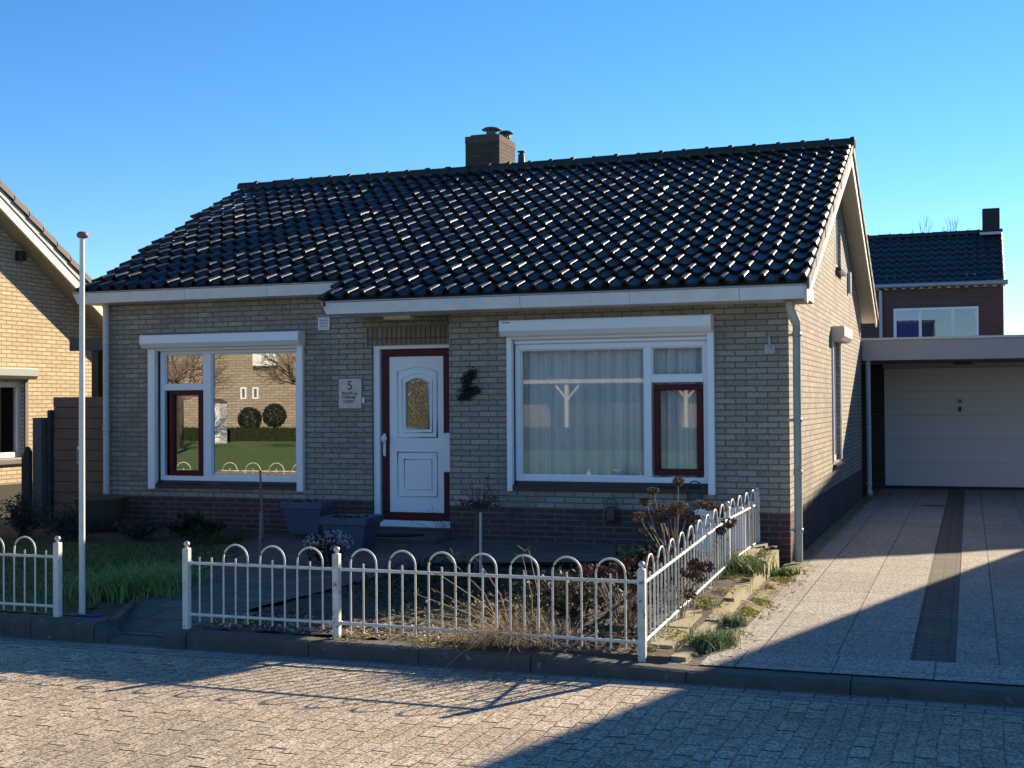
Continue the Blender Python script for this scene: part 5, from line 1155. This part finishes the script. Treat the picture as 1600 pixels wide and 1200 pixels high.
for xw, z0 in ((-33.05, 1.95), (-32.35, 1.95)): plain_window(oh, 'y', -42, xw-.17, xw+.17, z0, z0+.6, G_FAR, M_UPVC, 1)
m = MB(); m.box(-32.3, -31.0, -41.95, -41.6, 3.6, 4.3, .02); m.build('awning_box', M_UPVC, oh)
m = MB(); m.box(-34.3, -33.6, -34.7, -34.0, -.1, 1.0)
sd = thing('garden_shed', 'white garden shed on the lawn across the street, behind the camera', 'shed', (-30, -34.5, 0))
m = MB(); m.box(-30.35, -29.72, -35.2, -34.6, -.1, 1.75); m.build('wall', M_UPVC, sd); m = MB(); m.prism([(-30.4, 1.75), (-29.68, 1.75), (-30.04, 1.95)], 'y', -35.25, -34.55); m.build('roof', M_BTILE, sd)
vn = thing('parked_van', 'white van parked beside the beige house across the street, behind the camera', 'van', (-26.6, -39.5, 0))
m = MB(); m.prism([(-28.3, .3), (-24.2, .3), (-24.2, 1.0), (-24.9, 1.15), (-25.5, 1.8), (-28.3, 1.8)], 'y', -40.6, -39.4); m.build('body', M_UPVC, vn)
for x in (-27.5, -25.1): MB().tube([(x, -39.36, .22), (x, -39.55, .22)], .32, 16).build('wheel', M_BLACK, vn)
m = MB(); m.prism([(-27.9, 1.2), (-25.2, 1.2), (-25.6, 1.68), (-27.9, 1.68)], 'y', -39.398, -39.38); m.build('side_window', M_BLACK, vn)
def bare_tree(x, y, h, L, lab, n=9, seed=3):
    random.seed(seed); t = thing('bare_tree', lab, 'tree', (x, y, 0), 'leafless pollard trees across the street')
    MB().tube([(x, y, -.1), (x+.04, y, h*.5), (x, y, h)], [.14, .11, .13], 9).build('trunk', M_TRUNK, t); b = MB()
    for _ in range(n): twigs(b, Vector((x, y, h-.1)), Vector((random.gauss(0, .9), random.gauss(0, .9), random.uniform(.2, 1.1))).normalized(), L*random.uniform(.7, 1), .035, 4, .36, None, .02, (2, 3))
    b.build('branches', mat('pale_twig', (.20, .15, .12), .9), t)
bare_tree(-21.6, -27.3, 2.5, .75, 'bare pollard tree nearest the white van across the street', 22, 3)
bare_tree(-24.6, -23.8, 2.6, .75, 'bare pollard tree across the street near the shed', 22, 5)
bare_tree(-17.5, -30, 2.6, .8, 'bare pollard tree across the street in front of the bungalow with the carport', 12, 9)
bare_tree(-28.6, -30, 2.0, .85, 'large dense bare tree across the street beside the shed', 26, 11)
random.seed(21)
ob = thing('opposite_bungalow', 'dark-roofed bungalow with white carport posts across the street, behind the camera', 'house', (-12, -39, 0))
m = MB(); m.box(-24, -3, -46, -36.2, -.2, 2.55); m.build('wall', mat('pinkish_brick', (.17, .13, .11), .9), ob)
m = MB(); m.prism([(-46.5, 2.6), (-41, 5.4), (-34.6, 2.6)], 'x', -24.5, -2.6); m.build('roof', M_TILE2, ob)
m = MB(); m.box(-24.5, -2.6, -34.75, -34.6, 2.42, 2.58); m.build('fascia', mat('cream_fascia', (.42, .39, .33), .6), ob)
m = MB(); m.box(-14.4, -9.0, -36.18, -36.1, -.1, 2.3); m.build('carport_opening', M_DARK, ob)
for x in (-13.3, -8.5):
    m = MB(); m.box(x-.07, x+.07, -34.85, -34.7, -.1, 2.42); m.tube([(x, -34.78, 1.75), (x+.55, -34.78, 2.4)], .05, 6); m.tube([(x, -34.78, 1.75), (x-.5, -34.78, 2.4)], .05, 6); m.build('carport_post', mat('cream_post', (.5, .47, .4), .6), ob)
tag(MB().box(-22, -2, -31.2, -30.4, -.1, .75).build('hedge', leafmat('hedge_green2', (.02, .03, .014), (.04, .05, .022))), 'dark clipped hedge before the carport bungalow across the street', 'hedge')
# trees of a far row to close the horizon behind the camera
tag(MB().box(-120, 60, -70.5, -70, -.2, 5).build('tree_line', leafmat('far_trees', (.03, .035, .02), (.06, .06, .035))), 'far band of trees behind the houses across the street', 'tree line', kind='stuff')
